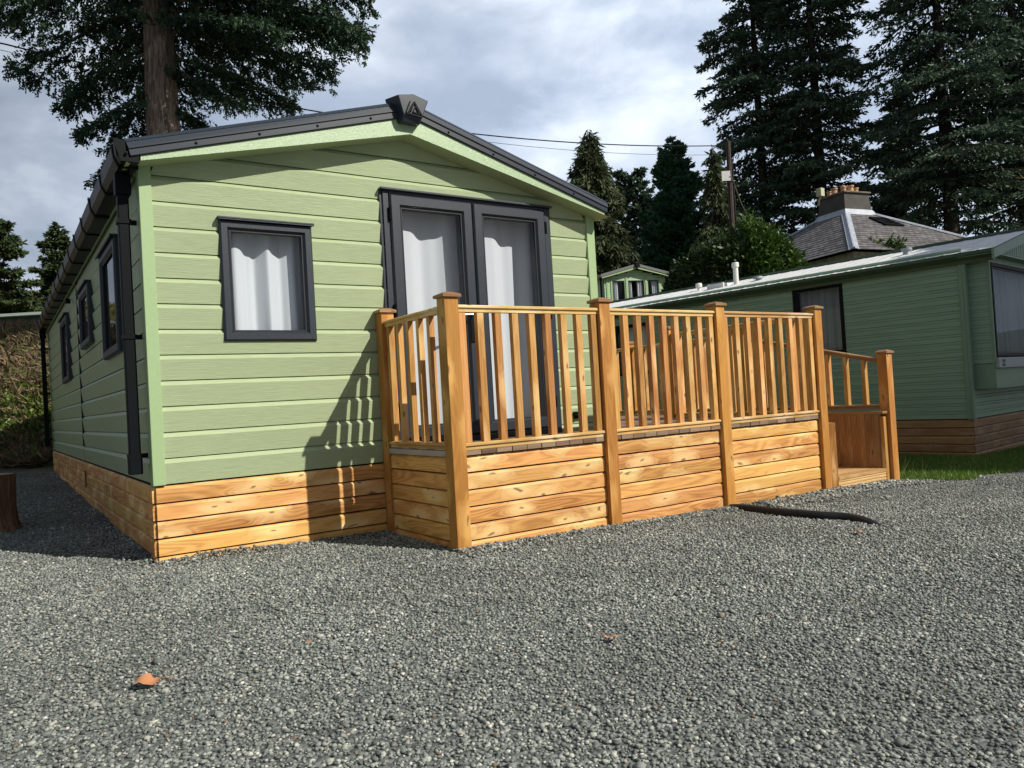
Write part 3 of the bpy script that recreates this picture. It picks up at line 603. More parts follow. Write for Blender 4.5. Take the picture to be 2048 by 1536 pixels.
mb=MB(); mb.box((5.456,-1.032,-.2),(5.499,-.2,.545),2); mb.build('step_side_board',MW['brown'],DK)
mb=MB()
for k in range(7): 
    if k<7: reeded_vert(mb,1,-.985+k*.145,-.985+k*.145+.139,6.400,-.22,.535,9,-1)
mb.box((6.405,-.99,-.22),(6.412,-.0,.53),2); mb.build('step_cheek_panel',MW['brown'],DK)
mb=MB(); mb.box((6.414,-1.030,-.28),(6.480-.003,-.955,.505),2); mb.build('cheek_stud',MW['bal'],DK,bevel=.003)
mb=MB(); mb.box((6.385,-1.045,.536),(6.4755,.0,.560),1); mb.build('cheek_capping',MW['brown'],DK,bevel=.003)
# ================================================================== NEIGHBOUR CARAVAN (22)
psi=math.radians(6.5)
C2=thing('static_caravan','dark green caravan on the right with white roof and number 22 below its window','static caravan',(9.715,-.336,0),psi)
W2,L2=3.05,9.0; zb2=.285
p2=[(0,.0),(.03,.010),(.55,.010),(.62,.003),(.70,.010),(.90,.010),(1.0,.0)]
lop=[(1.63,2.36,1.30,2.28),(5.2,6.0,1.25,2.1)]
mb=MB(); siding(mb,1,.0,L2,zb2,.1015,2.45,lop,prof=p2); siding(mb,0,.0,W2,zb2,.1015,2.38,[],prof=p2); mb.build('cladding',M_c2,C2)
mb=MB(); wallgrid(mb,1,.03,L2-.03,zb2,2.45,lop,.012,.05); mb.box((.06,.012,zb2),(W2-.06,.05,2.45)); mb.box((W2-.05,.06,zb2),(W2,L2,2.45)); mb.box((.06,L2-.05,zb2),(W2-.06,L2,2.45)); mb.box((.06,.06,2.46),(W2-.06,L2-.06,2.48)); mb.box((.06,.06,zb2),(W2-.06,L2-.06,zb2+.03)); mb.box((.052,3.2,zb2+.04),(W2-.06,3.24,2.45)); mb.build('wall',M_room,C2)
for lo,hi in (((-.035,-.035,zb2-.01),(.045,-.002,2.33)),((-.035,-.002,zb2-.01),(-.002,.05,2.33))):
    mb=MB(); mb.box(lo,hi,2); mb.build('corner_trim',M_c2t,C2,bevel=.006)
w=window(C2,'window',1,1.60,2.385,1.275,2.315,None,fw=.05,prot=.03,mfr=M_blackfr,hood=False,mg=M_glassn)
w=window(C2,'window',1,5.15,6.05,1.20,2.15,None,fw=.06,prot=.03,mfr=M_blackfr,hood=False,mg=M_glassn)
# roof: low pitch white sheet, gutter, barge
mb=MB(); rz=lambda u:2.845-.245*abs(u-1.52)
nr=46
for s in (-1,1):
    ue=-.14 if s<0 else W2+.14
    for i in range(nr):
        v0=-.42+i*(L2+.8)/nr; v1=v0+(L2+.8)/nr; q=(v1-v0)
        for f0,f1,h0,h1 in ((0,.75,0,0),(.75,.82,0,.004),(.82,.93,.004,.004),(.93,1,.004,0)):
            a=[(1.52,v0+q*f0,rz(1.52)+h0),(ue,v0+q*f0,rz(ue)+h0),(ue,v0+q*f1,rz(ue)+h1),(1.52,v0+q*f1,rz(1.52)+h1)]
            mb.quad(a if s<0 else a[::-1])
mb.build('roof',M_roofw,C2)
mb=MB(); mb.box((1.44,-.42,2.835),(1.60,L2+.38,2.872)); mb.build('ridge_strip',M_c2d,C2)
mb=MB(); mb.prism([(-.16,2.435),(-.155,2.395),(-.10,2.345),(-.03,2.345),(-.03,2.42),(-.11,2.425)],1,-.40,L2+.2); mb.prism([(-.06,2.345),(-.05,2.30),(-.014,2.30),(-.014,2.344)],1,-.38,L2); mb.build('gutter',M_c2d,C2)
mb=MB()
for s in (-1,1):
    ue=-.16 if s<0 else W2+.16
    for y0 in (-.425,):
        a=[(1.52,y0,rz(1.52)-.01),(ue,y0,rz(ue)-.01),(ue,y0,rz(ue)-.13),(1.52,y0,rz(1.52)-.14)]; b_=[(p[0],y0+.03,p[2]) for p in a]
        mb.quad(a if s<0 else a[::-1]); mb.quad(b_ if s>0 else b_[::-1])
        for i in range(4): j=(i+1)%4; mb.quad([a[i],a[j],b_[j],b_[i]])
mb.build('barge_board',M_c2t,C2)
mb=MB(); n=30
for i in range(n):
    u0=.15+i*(W2-.3)/n; u1=u0+(W2-.3)/n; zt0=max(2.40,rz(u0)-.12); zt1=max(2.40,rz(u1)-.12)
    mb.quad([(u0,-.385,2.40),(u0+.05,-.385,2.40),(u0+.05,-.385,zt0),(u0,-.385,zt0)]); mb.quad([(u0+.05,-.385,2.40),(u0+.07,-.37,2.40),(u0+.07,-.37,zt0),(u0+.05,-.385,zt0)]); mb.quad([(u0+.07,-.37,2.40),(u1,-.385,2.40),(u1,-.385,zt1),(u0+.07,-.37,zt0)])
mb.build('gable_panel',M_c2t,C2)
mb=MB(); mb.box((-.14,-.39,2.375),(W2+.14,-.0,2.395)); mb.build('soffit',M_c2t,C2)
# bay window
by=.27; mb=MB()
ribs=[]
mb.box((.110,-by,.665),(W2-.11,-.014,.985),0); mb.box((.110,-by,2.30),(W2-.11,-.014,2.374),0); mb.build('bay_panel',M_c2t,C2)
mb=MB()
for k in range(13):
    z=.99+k*.1008; z1=z+.1008
    for (u,t,v,t2) in ((z,.000,z+.003,.008),(z+.003,.008,z+.056,.008),(z+.056,.008,z+.063,.002),(z+.063,.002,z+.07,.008),(z+.07,.008,z1-.01,.008),(z1-.01,.008,z1,.0)):
        mb.quad([(.110-t,-.014,u),(.110-t,-by+.03,u),(.110-t2,-by+.03,v),(.110-t2,-.014,v)])
mb.build('bay_side',M_c2,C2)
mb=MB(); mb.box((.095,-by-.01,.985),(.135,-by+.03,2.30),2); mb.build('bay_corner_trim',M_c2t,C2)
T2=Matrix.Translation((0,-by,0))
bw=window(C2,'window',0,.137,W2-.15,1.065,2.298,None,fw=.062,prot=.02,mfr=M_blackfr,hood=False,T=T2,mg=M_glassn)
mb=MB(); mb.box((.108,-by-.045,.925),(W2-.1,-by-.002,1.060)); mb.build('sill_band',M_sill,C2,bevel=.006)
# number 22
def digit2(mb,x,z,h,y):
    wd=h*.56; tk=h*.17; pts=[]
    for a in range(160,-46,-20): pts.append((x+wd/2+math.cos(math.radians(a))*(wd/2-tk/2),z+h-wd/2+math.sin(math.radians(a))*(wd/2-tk/2)))
    pts.append((x+tk/2,z+tk/2)); pts.append((x+wd,z+tk/2))
    for (x0,z0),(x1,z1) in zip(pts[:-1],pts[1:]):
        d=Vector((x1-x0,0,z1-z0)); l=d.length; d.normalize(); n=Vector((-d.z,0,d.x)); e=.15*tk
        a=Vector((x0,y,z0))-d*e; b_=Vector((x1,y,z1))+d*e
        mb.quad([a-n*tk/2,b_-n*tk/2,b_+n*tk/2,a+n*tk/2])
mb=MB(); digit2(mb,.222,.948,.088,-by-.0475); digit2(mb,.286,.948,.088,-by-.0485); mb.build('number',M_black,C2)
# skirting of neighbour
mb=[]; 
for j in range(7):
    z=zb2-.008-.108*(j+1)
    mb.append(skirt_row(1,.0,L2,z,.108,None,None,.012)); mb.append(skirt_row(0,.0,W2,z,.108,None,None,.012))
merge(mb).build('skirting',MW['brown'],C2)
mb=MB(); mb.box((.02,.02,-.5),(.03,L2,zb2-.01)); mb.box((.031,.02,-.5),(W2,.03,zb2-.01)); mb.box((W2-.02,.031,-.5),(W2,L2,zb2-.01)); mb.box((.031,L2-.02,-.5),(W2-.021,L2,zb2-.01)); mb.build('skirting_backing',M_seal,C2)  # right and back screens added to stop sun leaking in under the floor
def vent(u,v,prof,m_=M_white,name='roof_vent'):
    mb=MB(); mb.lathe(prof,(u,v,rz(u)),16); return mb.build(name,m_,C2,smooth=False)
vent(.9,3.93,[(.045,-.05),(.045,.30),(.062,.30),(.062,.36),(.056,.38),(0,.385)]); vent(.9,4.72,[(.03,-.05),(.03,.06),(.06,.06),(.06,.11),(.05,.13),(0,.132)]); vent(.9,1.03,[(.07,-.05),(.05,.03),(.05,.06),(.075,.06),(.075,.09),(0,.10)],M_sill); vent(.9,3.50,[(.04,-.05),(.04,.03),(.09,.03),(.08,.06),(0,.065)],M_sill)
mb=MB(); mb.box((.75,4.1,rz(.8)-.03),(1.05,4.45,rz(.9)+.05)); mb.build('roof_hatch',M_white,C2,bevel=.015)
def c2w(p): 
    c,s=math.cos(psi),math.sin(psi); return Matrix(((c,-s,0,9.715),(s,c,0,-.336),(0,0,1,0),(0,0,0,1)))
TC2=c2w(0)
curtain('curtain',.20,2.85,1.13,2.26,-.14,.050,17,'grey net curtain in the wide bay window above the number 22',M_net,T=TC2,phase=1.2)
curtain('curtain',1.64,2.35,1.33,2.27,.13,.022,6,'grey net curtain in the dark green caravan side window behind the deck end post',M_net,T=TC2,axis=1,phase=.4)
curtain('curtain',5.2,6.0,1.25,2.1,.13,.02,5,'pale blind in the far side window of the dark green caravan',M_curt,T=TC2,axis=1,phase=.9)
# ================================================================== SMALL MINT CARAVAN UP THE SLOPE
c3p=at(1273,600,40); d3=(at(1342,540,40)-at(1208,540,40)); rot3=math.atan2(d3[1],d3[0])+math.radians(14)
C3=thing('static_caravan','small mint green caravan with grey gable, far away above the deck rail','static caravan',(float(c3p[0]),float(c3p[1]),4.72),rot3)
h3=1.45+.85; w3=3.5
mb=MB(); gab=lambda x:2.55-.26*abs(x)
op3=[(-1.30,-.62,.75,1.98),(-.42,.48,.55,1.98),(.68,1.28,.75,1.98)]
def sid3(mb,x0,x1):
    z=0.0
    while z<2.55:
        for f0,t0,f1,t1 in ((0,.0,.0,.02),(.0,.02,.11,.02),(.11,.02,.14,.0)):
            za,zc=z+f0,z+f1; mid=(za+zc)/2+.001
            segs=[(x0,x1)]
            for o in op3:
                if o[2]<mid<o[3]:
                    segs=[q for s in segs for q in ((s[0],min(o[0],s[1])),(max(o[1],s[0]),s[1])) if q[1]>q[0]]
            for s0,s1 in segs:
                hh=(2.55-mid)/.26; a,b_=max(s0,-hh),min(s1,hh)
                if a<b_: mb.quad([(a,-t0,za),(b_,-t0,za),(b_,-t1,zc),(a,-t1,zc)],[(a,za),(b_,za),(b_,zc),(a,zc)])
        z+=.14
sid3(mb,-w3/2,w3/2)
for k in range(16):
    z=k*.14; mb.quad([(-w3/2-.0,8,z),(-w3/2-.0,0,z),(-w3/2-.02,0,z+.005),(-w3/2-.02,8,z+.005)]); mb.quad([(-w3/2-.02,8,z+.005),(-w3/2-.02,0,z+.005),(-w3/2-.02,0,z+.11),(-w3/2-.02,8,z+.11)]); mb.quad([(-w3/2-.02,8,z+.11),(-w3/2-.02,0,z+.11),(-w3/2,0,z+.14),(-w3/2,8,z+.14)])
mb.box((w3/2-.05,.01,0),(w3/2,8,2.2)); mb.build('cladding',M_c3,C3)
mb=MB(); mb.box((-w3/2+.05,3,0),(w3/2-.05,3.05,2.2)); mb.box((-w3/2+.05,.05,2.2),(w3/2-.05,8,2.22)); mb.box((-w3/2+.05,.05,.0),(w3/2-.05,8,.02)); mb.box((-w3/2+.005,.02,0),(-w3/2+.03,8,2.2)); mb.build('wall',M_room,C3)
for (a,b_,z0,z1) in op3: window(C3,'window',0,a,b_,z0,z1,None,fw=.04,prot=.03,mfr=M_c2d,hood=False)
for x in (-.52,.58,-1.60,1.60,-1.36,1.34):
    mb=MB(); mb.box((x-.045,-.05,.5 if abs(x)<1 else 0),(x+.045,-.022,2.2),2); mb.build('trim',M_trim,C3)
for s in (-1,1):
    mb=MB(); xe=s*(w3/2+.28)
    a=[(0,-.36,2.80),(xe,-.36,2.80-.26*abs(xe)),(xe,-.36,2.66-.26*abs(xe)),(0,-.36,2.66)]; b_=[(p[0],8.2,p[2]) for p in a]
    mb.quad(a if s<0 else a[::-1]); 
    for i in range(4): j=(i+1)%4; mb.quad([a[i],a[j],b_[j],b_[i]])
    mb.build('roof',M_grroof,C3)
    mb=MB(); mb.quad([(0,-.33,2.655),(xe*.97,-.33,2.66-.26*abs(xe)),(xe*.97,-.33,2.58-.255*abs(xe)),(0,-.33,2.54)]); mb.build('barge_board',M_trim,C3)
mb=MB(); mb.box((-.13,-.44,2.58),(.13,-.362,2.88)); mb.build('ridge_cap',M_black,C3,bevel=.05)
mb=MB(); mb.tube([(-w3/2-.1,.2,0),(-w3/2-.1,.2,2.2)],.05,6); mb.build('downpipe',M_black,C3)
TC3=Matrix.Translation(c3p.tolist()[:2]+[4.72])@Matrix.Rotation(rot3,4,'Z')
for i,(a,b_,nm) in enumerate(((-1.24,-.96,'tied-back curtain in the left window of the small mint green caravan'),(-.36,-.16,'left curtain of the middle window of the small mint caravan'),(.12,.42,'right curtain of the middle window of the small mint caravan'),(.95,1.22,'curtain in the right window of the small mint caravan'))):
    curtain('curtain',a,b_,.62,1.94,.10,.05,2.2,nm,M_curt,T=TC3,phase=i)
# ================================================================== SLATE-ROOFED HOUSE
hb=at(1689,427,30); hx,hy=float(hb[0]),float(hb[1])
# stack corner nearest camera at hb; roof square hip with corner toward camera
dirF=CAM[:2]-np.array([hx,hy])  # the near hip points toward the viewer
ang=math.atan2(dirF[1],dirF[0])
H=thing('slate_roof_house','house with grey slate pyramid roof and big rendered chimney behind the dark green caravan','house',(hx-.92*math.cos(ang),hy-.92*math.sin(ang),0),ang+math.radians(-45+2))
sw=.70; zt=7.40; ze=5.15; hw=3.45+.9
mt,t,b=mat('slate_roof'); uv=N(t,'ShaderNodeUVMap'); uv.uv_map='UVMap'
br=N(t,'ShaderNodeTexBrick',inp={'Scale':1,'Mortar Size':.012,'Brick Width':.28,'Row Height':.16,'Color1':(.085,.08,.085,1),'Color2':(.20,.185,.185,1),'Mortar':(.02,.02,.02,1),'Bias':-.1}); L(t,uv.outputs[0],br.inputs['Vector'])
ns=N(t,'ShaderNodeTexNoise',inp={'Scale':4,'Detail':6,'Roughness':.7}); L(t,uv.outputs[0],ns.inputs['Vector'])
rr=N(t,'ShaderNodeValToRGB'); rr.color_ramp.elements[0].position=.5; rr.color_ramp.elements[0].color=(1,1,1,1); rr.color_ramp.elements[1].position=.72; rr.color_ramp.elements[1].color=(2.4,2.35,2.2,1); L(t,ns.outputs[0],rr.inputs[0])
mu=N(t,'ShaderNodeMix',data_type='RGBA',blend_type='MULTIPLY'); mu.inputs[0].default_value=1; L(t,br.outputs[0],mu.inputs[6]); L(t,rr.outputs[0],mu.inputs[7]); L(t,mu.outputs[2],b.inputs['Base Color']); b.inputs['Roughness'].default_value=.6
bpn=N(t,'ShaderNodeBump',inp={'Strength':.8,'Distance':.02}); L(t,br.outputs['Fac'],bpn.inputs['Height']); bpn.invert=True; L(t,bpn.outputs[0],b.inputs['Normal'])
ca=[(sw,sw),(-sw,sw),(-sw,-sw),(sw,-sw)]; cb=[(hw,hw),(-hw,hw),(-hw,-hw),(hw,-hw)]
mb=MB(); sl_=math.hypot(hw-sw,zt-ze)
for i in range(4):
    j=(i+1)%4; nr=18
    for k in range(nr):
        f0,f1=k/nr,(k+1)/nr
        A=[ca[i][q]+(cb[i][q]-ca[i][q])*f0 for q in (0,1)]; B=[ca[j][q]+(cb[j][q]-ca[j][q])*f0 for q in (0,1)]
        A2=[ca[i][q]+(cb[i][q]-ca[i][q])*f1 for q in (0,1)]; B2=[ca[j][q]+(cb[j][q]-ca[j][q])*f1 for q in (0,1)]
        z0=zt+(ze-zt)*f0; z1=zt+(ze-zt)*f1+.018
        w0=sw+(hw-sw)*f0; w1=sw+(hw-sw)*f1
        mb.quad([(*A,z0),(*A2,z1),(*B2,z1),(*B,z0)],[(-w0,-f0*sl_),(-w1,-f1*sl_),(w1,-f1*sl_),(w0,-f0*sl_)])
        mb.quad([(*A2,z1),(*A2,z1-.018),(*B2,z1-.018),(*B2,z1)])
mb.build('roof',mt,H)
mb=MB(); mb.box((-hw+.4,-hw+.4,2.0),(hw-.4,hw-.4,ze)); mb.build('wall',M_stone,H)
mb=MB()
for i in range(4):
    a=Vector((*ca[i],zt+.03)); c=Vector((*cb[i],ze+.04)); d=(c-a); s=Vector((-d.y,d.x,0)).normalized()*.16
    for sg in (1,-1): mb.quad([a,c,c+sg*s-Vector((0,0,.06)),a+sg*s-Vector((0,0,.06))])
    mb.tube([a,c],.045,6)
mb.build('hip_flashing',M_lead,H)
mb=MB(); 
for i in range(4): j=(i+1)%4; mb.quad([(ca[i][0]*1.03,ca[i][1]*1.03,zt+.16),(ca[i][0]*1.22,ca[i][1]*1.22,zt-.09),(ca[j][0]*1.22,ca[j][1]*1.22,zt-.09),(ca[j][0]*1.03,ca[j][1]*1.03,zt+.16)])
mb.build('stack_flashing',M_lead,H)
zc=8.22; mb=MB()
for f0,s0,f1,s1 in ((zt-.3,.72,zt+.15,.70),(zt+.15,.70,zc,.64)):
    for i in range(4): j=(i+1)%4; u=[(1,1),(-1,1),(-1,-1),(1,-1)]; mb.quad([(u[i][0]*s0,u[i][1]*s0,f0),(u[j][0]*s0,u[j][1]*s0,f0),(u[j][0]*s1,u[j][1]*s1,f1),(u[i][0]*s1,u[i][1]*s1,f1)])
stk=mb.build('chimney_stack',M_render,H)
mb=MB(); mb.box((-.72,-.72,zc),(.72,.72,zc+.07)); mb.build('coping',plain('weathered_coping',(.17,.15,.12),.9,noise=.3,nscale=6),stk,bevel=.02)
for (x,y,hh,r) in ((.38,.38,.20,.11),(.42,-.05,.26,.12),(.05,.42,.26,.12),(-.35,.30,.22,.11),(.30,-.42,.24,.10),(0,0,.38,.08)):
    mb=MB(); mb.lathe([(r,0),(r*.9,hh*.75),(r*1.15,hh*.78),(r*1.15,hh),(r*.7,hh),(r*.7,hh*.4)],(x,y,zc+.09),12); mb.build('chimney_pot',M_pot,stk,smooth=True)
# roof window on the face right of the near hip
T=Matrix.Identity(4)
def facept(f,s,h=0):    # f down-slope 0..1, s across -1..1 on +x face? choose face between corner(+,+) & (+,-) via rotation
    w0=sw+(hw-sw)*f; z=zt+(ze-zt)*f; return (s*w0,w0,z)
mbs=MB()
fc=[facept(.18,-.05),facept(.18,.62),facept(.42,.50),facept(.42,.02)]
def rw(parent,up,inset):
    P0=[Vector(facept(f,s)) for f,s in ((.15,.10),(.15,-.52),(.36,-.42),(.36,.08))]
    n=(P0[1]-P0[0]).cross(P0[3]-P0[0]).normalized(); n=n if n.z>0 else -n; c=sum(P0,Vector())/4
    return [p+(c-p)*inset+n*up for p in P0],[p+(c-p)*inset for p in P0]
top,bot=rw(H,.08,0); top2,_=rw(H,.08,.22)
mb=MB()
for i in range(4): j=(i+1)%4; mb.quad([bot[i],bot[j],top[j],top[i]]); mb.quad([top[i],top[j],top2[j],top2[i]])
sky_=mb.build('roof_window',M_black,H); mb=MB(); t3,_=rw(H,.06,.22); mb.quad(t3); mb.build('pane',plain('dark_glass',(.01,.012,.015),.08),sky_)
fl_=at(1641,385,29.6); fl2=at(1650,402,29.8)
mb=MB(); mb.box((-.12,-.1,-.16),(.12,.12,.16)); mb.tube([(0,0,-.16),(.02,.1,-.30),(.25,.3,-.42)],.035,6)
o=mb.build('floodlight',plain('floodlight_cream',(.5,.5,.33),.6),None,bevel=.02); o.location=(float(fl_[0]),float(fl_[1]),float(fl_[2])); tag(o,'small cream floodlight sticking out beside the rendered chimney stack','floodlight')
# pots of another chimney behind the pole
mb=MB(); gp_=at(1500,500,35); mb.box((-1.05,-.3,-3),(.9,.3,-.35)); o=mb.build('stone_chimney',M_stone); o.location=(float(gp_[0]),float(gp_[1]),float(gp_[2])+.1); o.rotation_euler=(0,0,math.atan2(hR[1],hR[0])); tag(o,'pale chimney with clay pots peeping over the hedge, right of the dark pole','chimney')
for x,hh in ((-.42,1.25),(.40,1.1),(-.02,.85)):
    mb=MB(); mb.lathe([(.13,-.35),(.11,hh-.4),(.14,hh-.38),(.14,hh-.28),(.08,hh-.28)],(x,0,0),10); mb.build('chimney_pot',M_pot,o,smooth=True)
# ================================================================== POLE AND WIRES
pb=at(1468,530,25); pt=at(1456,283,25)
px_,py_=float(pb[0]),float(pb[1]); zg_=gz(px_,py_)
mb=MB(); mb.tube([(px_,py_,zg_-.3),(px_,py_,5),(float(pt[0]),float(pt[1]),float(pt[2]))],[.11,.10,.075],10)
o=mb.build('telegraph_pole',M_pole,smooth=True); tag(o,'dark wooden telegraph pole standing in front of the tall right-hand conifers','pole')
q=at(1452,352,24.85); mb=MB(); mb.box((-.14,-.02,-.16),(.14,.02,.16)); s_=mb.build('sign_plate',M_white,o); s_.location=(float(q[0]),float(q[1]),float(q[2])); s_.rotation_euler=(0,0,math.atan2(hR[1],hR[0]))
mb=MB(); mb.tube([(px_+.10,py_-.10,5.2),(px_+.10,py_-.10,8.3)],.03,6); mb.build('cable_conduit',M_pipe,o)
A0=CAM[:2]+hR*6.45+hF*24.45; wd_=-(hR+hF*.547); wd_/=np.linalg.norm(wd_)   # plan line of the span
def onspan(px,py):
    v=cF+(px-1024)/1528.53*cR-(py-768)/1528.53*cU; Mx=np.array([[v[0],-wd_[0]],[v[1],-wd_[1]]]); t_,_=np.linalg.solve(Mx,A0-CAM[:2]); return CAM+t_*v
def wire(pix,r,label):
    P_=[onspan(*p) for p in pix]; L0_=[float((p[:2]-A0)@wd_) for p in P_]; co=np.polyfit(L0_,[p[2] for p in P_],3); lo_,hi_=L0_[0],L0_[-1]+9
    pts=[]
    for i in range(49):
        l=lo_+(hi_-lo_)*i/48; p=A0+wd_*l; ll=min(l,L0_[-1]); z=np.polyval(co,ll)+(l-ll)*.06; pts.append((float(p[0]),float(p[1]),float(z)))
    mb=MB(); mb.tube(pts,r,6); o=mb.build('overhead_wire',M_black,smooth=True); tag(o,label,'wire')
wire([(1456,291),(1200,287),(975,272),(608,218),(360,170),(0,86)],.016,'thick black overhead wire running left from the telegraph pole')
wire([(1456,309),(1200,303),(985,287),(590,224),(400,188),(0,100)],.006,'thin lower overhead wire running beside the thick one')
mb=MB(); a=at(1462,350,24.8); b_=at(1500,440,26); mb.tube([a,a*.5+b_*.5-np.array([0,0,.15]),b_],.014,5); o=mb.build('drop_wire',M_silver,smooth=True); tag(o,'thin pale wire dropping from the telegraph pole towards the hedge on its right','wire')
# ================================================================== FOLIAGE HELPERS
def cards(P,D,Ln,Wd,col,tri=True,jit=.0):
    """P origins, D directions, lengths, widths -> kite-shaped faces (4 verts)"""
    n=len(P); D=D/np.linalg.norm(D,axis=1,keepdims=True); A=rng.normal(size=(n,3)); S=np.cross(D,A); S/=np.linalg.norm(S,axis=1,keepdims=True)
    Ln=Ln[:,None]; Wd=Wd[:,None]
    V=np.stack([P,P+D*Ln*.45+S*Wd*.5,P+D*Ln,P+D*Ln*.45-S*Wd*.5],1).reshape(-1,3)
    F=np.arange(n*4).reshape(n,4); C=np.repeat(col,4,axis=0); return V,F,C
def leafmesh(name,parts,m,parent=None):
    V=[];F=[];C=[];o=0
    for v,f,c in parts: V.append(v);F.append(f+o);C.append(c);o+=len(v)
    return npmesh(name,np.concatenate(V),np.concatenate(F),m,parent,np.concatenate(C))
def bark_mat(name,c1,c2,sc=1):
    m,t,b=mat(name); tcn=N(t,'ShaderNodeTexCoord'); mp=N(t,'ShaderNodeMapping'); mp.inputs['Scale'].default_value=(9*sc,9*sc,1.3*sc); L(t,tcn.outputs['Object'],mp.inputs[0])
    n=N(t,'ShaderNodeTexNoise',inp={'Scale':2.2,'Detail':7,'Roughness':.65,'Distortion':.8}); L(t,mp.outputs[0],n.inputs['Vector'])
    n2=N(t,'ShaderNodeTexNoise',inp={'Scale':.9*sc,'Detail':4}); L(t,tcn.outputs['Object'],n2.inputs['Vector'])
    r=N(t,'ShaderNodeValToRGB'); r.color_ramp.elements[0].position=.38; r.color_ramp.elements[0].color=(*c1,1); r.color_ramp.elements[1].position=.62; r.color_ramp.elements[1].color=(*c2,1); L(t,n.outputs[0],r.inputs[0])
    r3=N(t,'ShaderNodeValToRGB'); r3.color_ramp.elements[0].position=.55; r3.color_ramp.elements[0].color=(1,1,1,1); r3.color_ramp.elements[1].position=.75; r3.color_ramp.elements[1].color=(2.2,2.3,2.3,1); L(t,n2.outputs[0],r3.inputs[0])
    mu=N(t,'ShaderNodeMix',data_type='RGBA',blend_type='MULTIPLY'); mu.inputs[0].default_value=1; L(t,r.outputs[0],mu.inputs[6]); L(t,r3.outputs[0],mu.inputs[7]); L(t,mu.outputs[2],b.inputs['Base Color'])
    b.inputs['Roughness'].default_value=.9; bp=N(t,'ShaderNodeBump',inp={'Strength':1,'Distance':.05}); L(t,n.outputs[0],bp.inputs['Height']); L(t,bp.outputs[0],b.inputs['Normal']); return m
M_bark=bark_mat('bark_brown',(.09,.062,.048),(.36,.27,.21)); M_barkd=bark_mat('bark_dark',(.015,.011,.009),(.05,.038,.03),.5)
FM={'fir':attr_mat('foliage_fir',(.014,.040,.024),(.060,.115,.055),.55,.35,.18,((.07,.10,.035),.93)),
    'firR':attr_mat('foliage_far_fir',(.036,.072,.052),(.115,.175,.105),.6,.3,.12,((.10,.085,.03),.95)),
    'weep':attr_mat('foliage_weeping',(.034,.055,.024),(.105,.135,.055),.6,.3,.15),
    'dark':attr_mat('foliage_dark_green',(.036,.10,.050),(.095,.21,.10),.6,.3,.12),
    'hedge':attr_mat('foliage_hedge',(.030,.070,.012),(.11,.19,.030),.5,.4,.2),
    'hedged':attr_mat('foliage_hedge_dark',(.020,.045,.014),(.055,.095,.025),.5,.35,.15),
    'left':attr_mat('foliage_mixed',(.030,.055,.022),(.095,.13,.045),.6,.3,.15)}
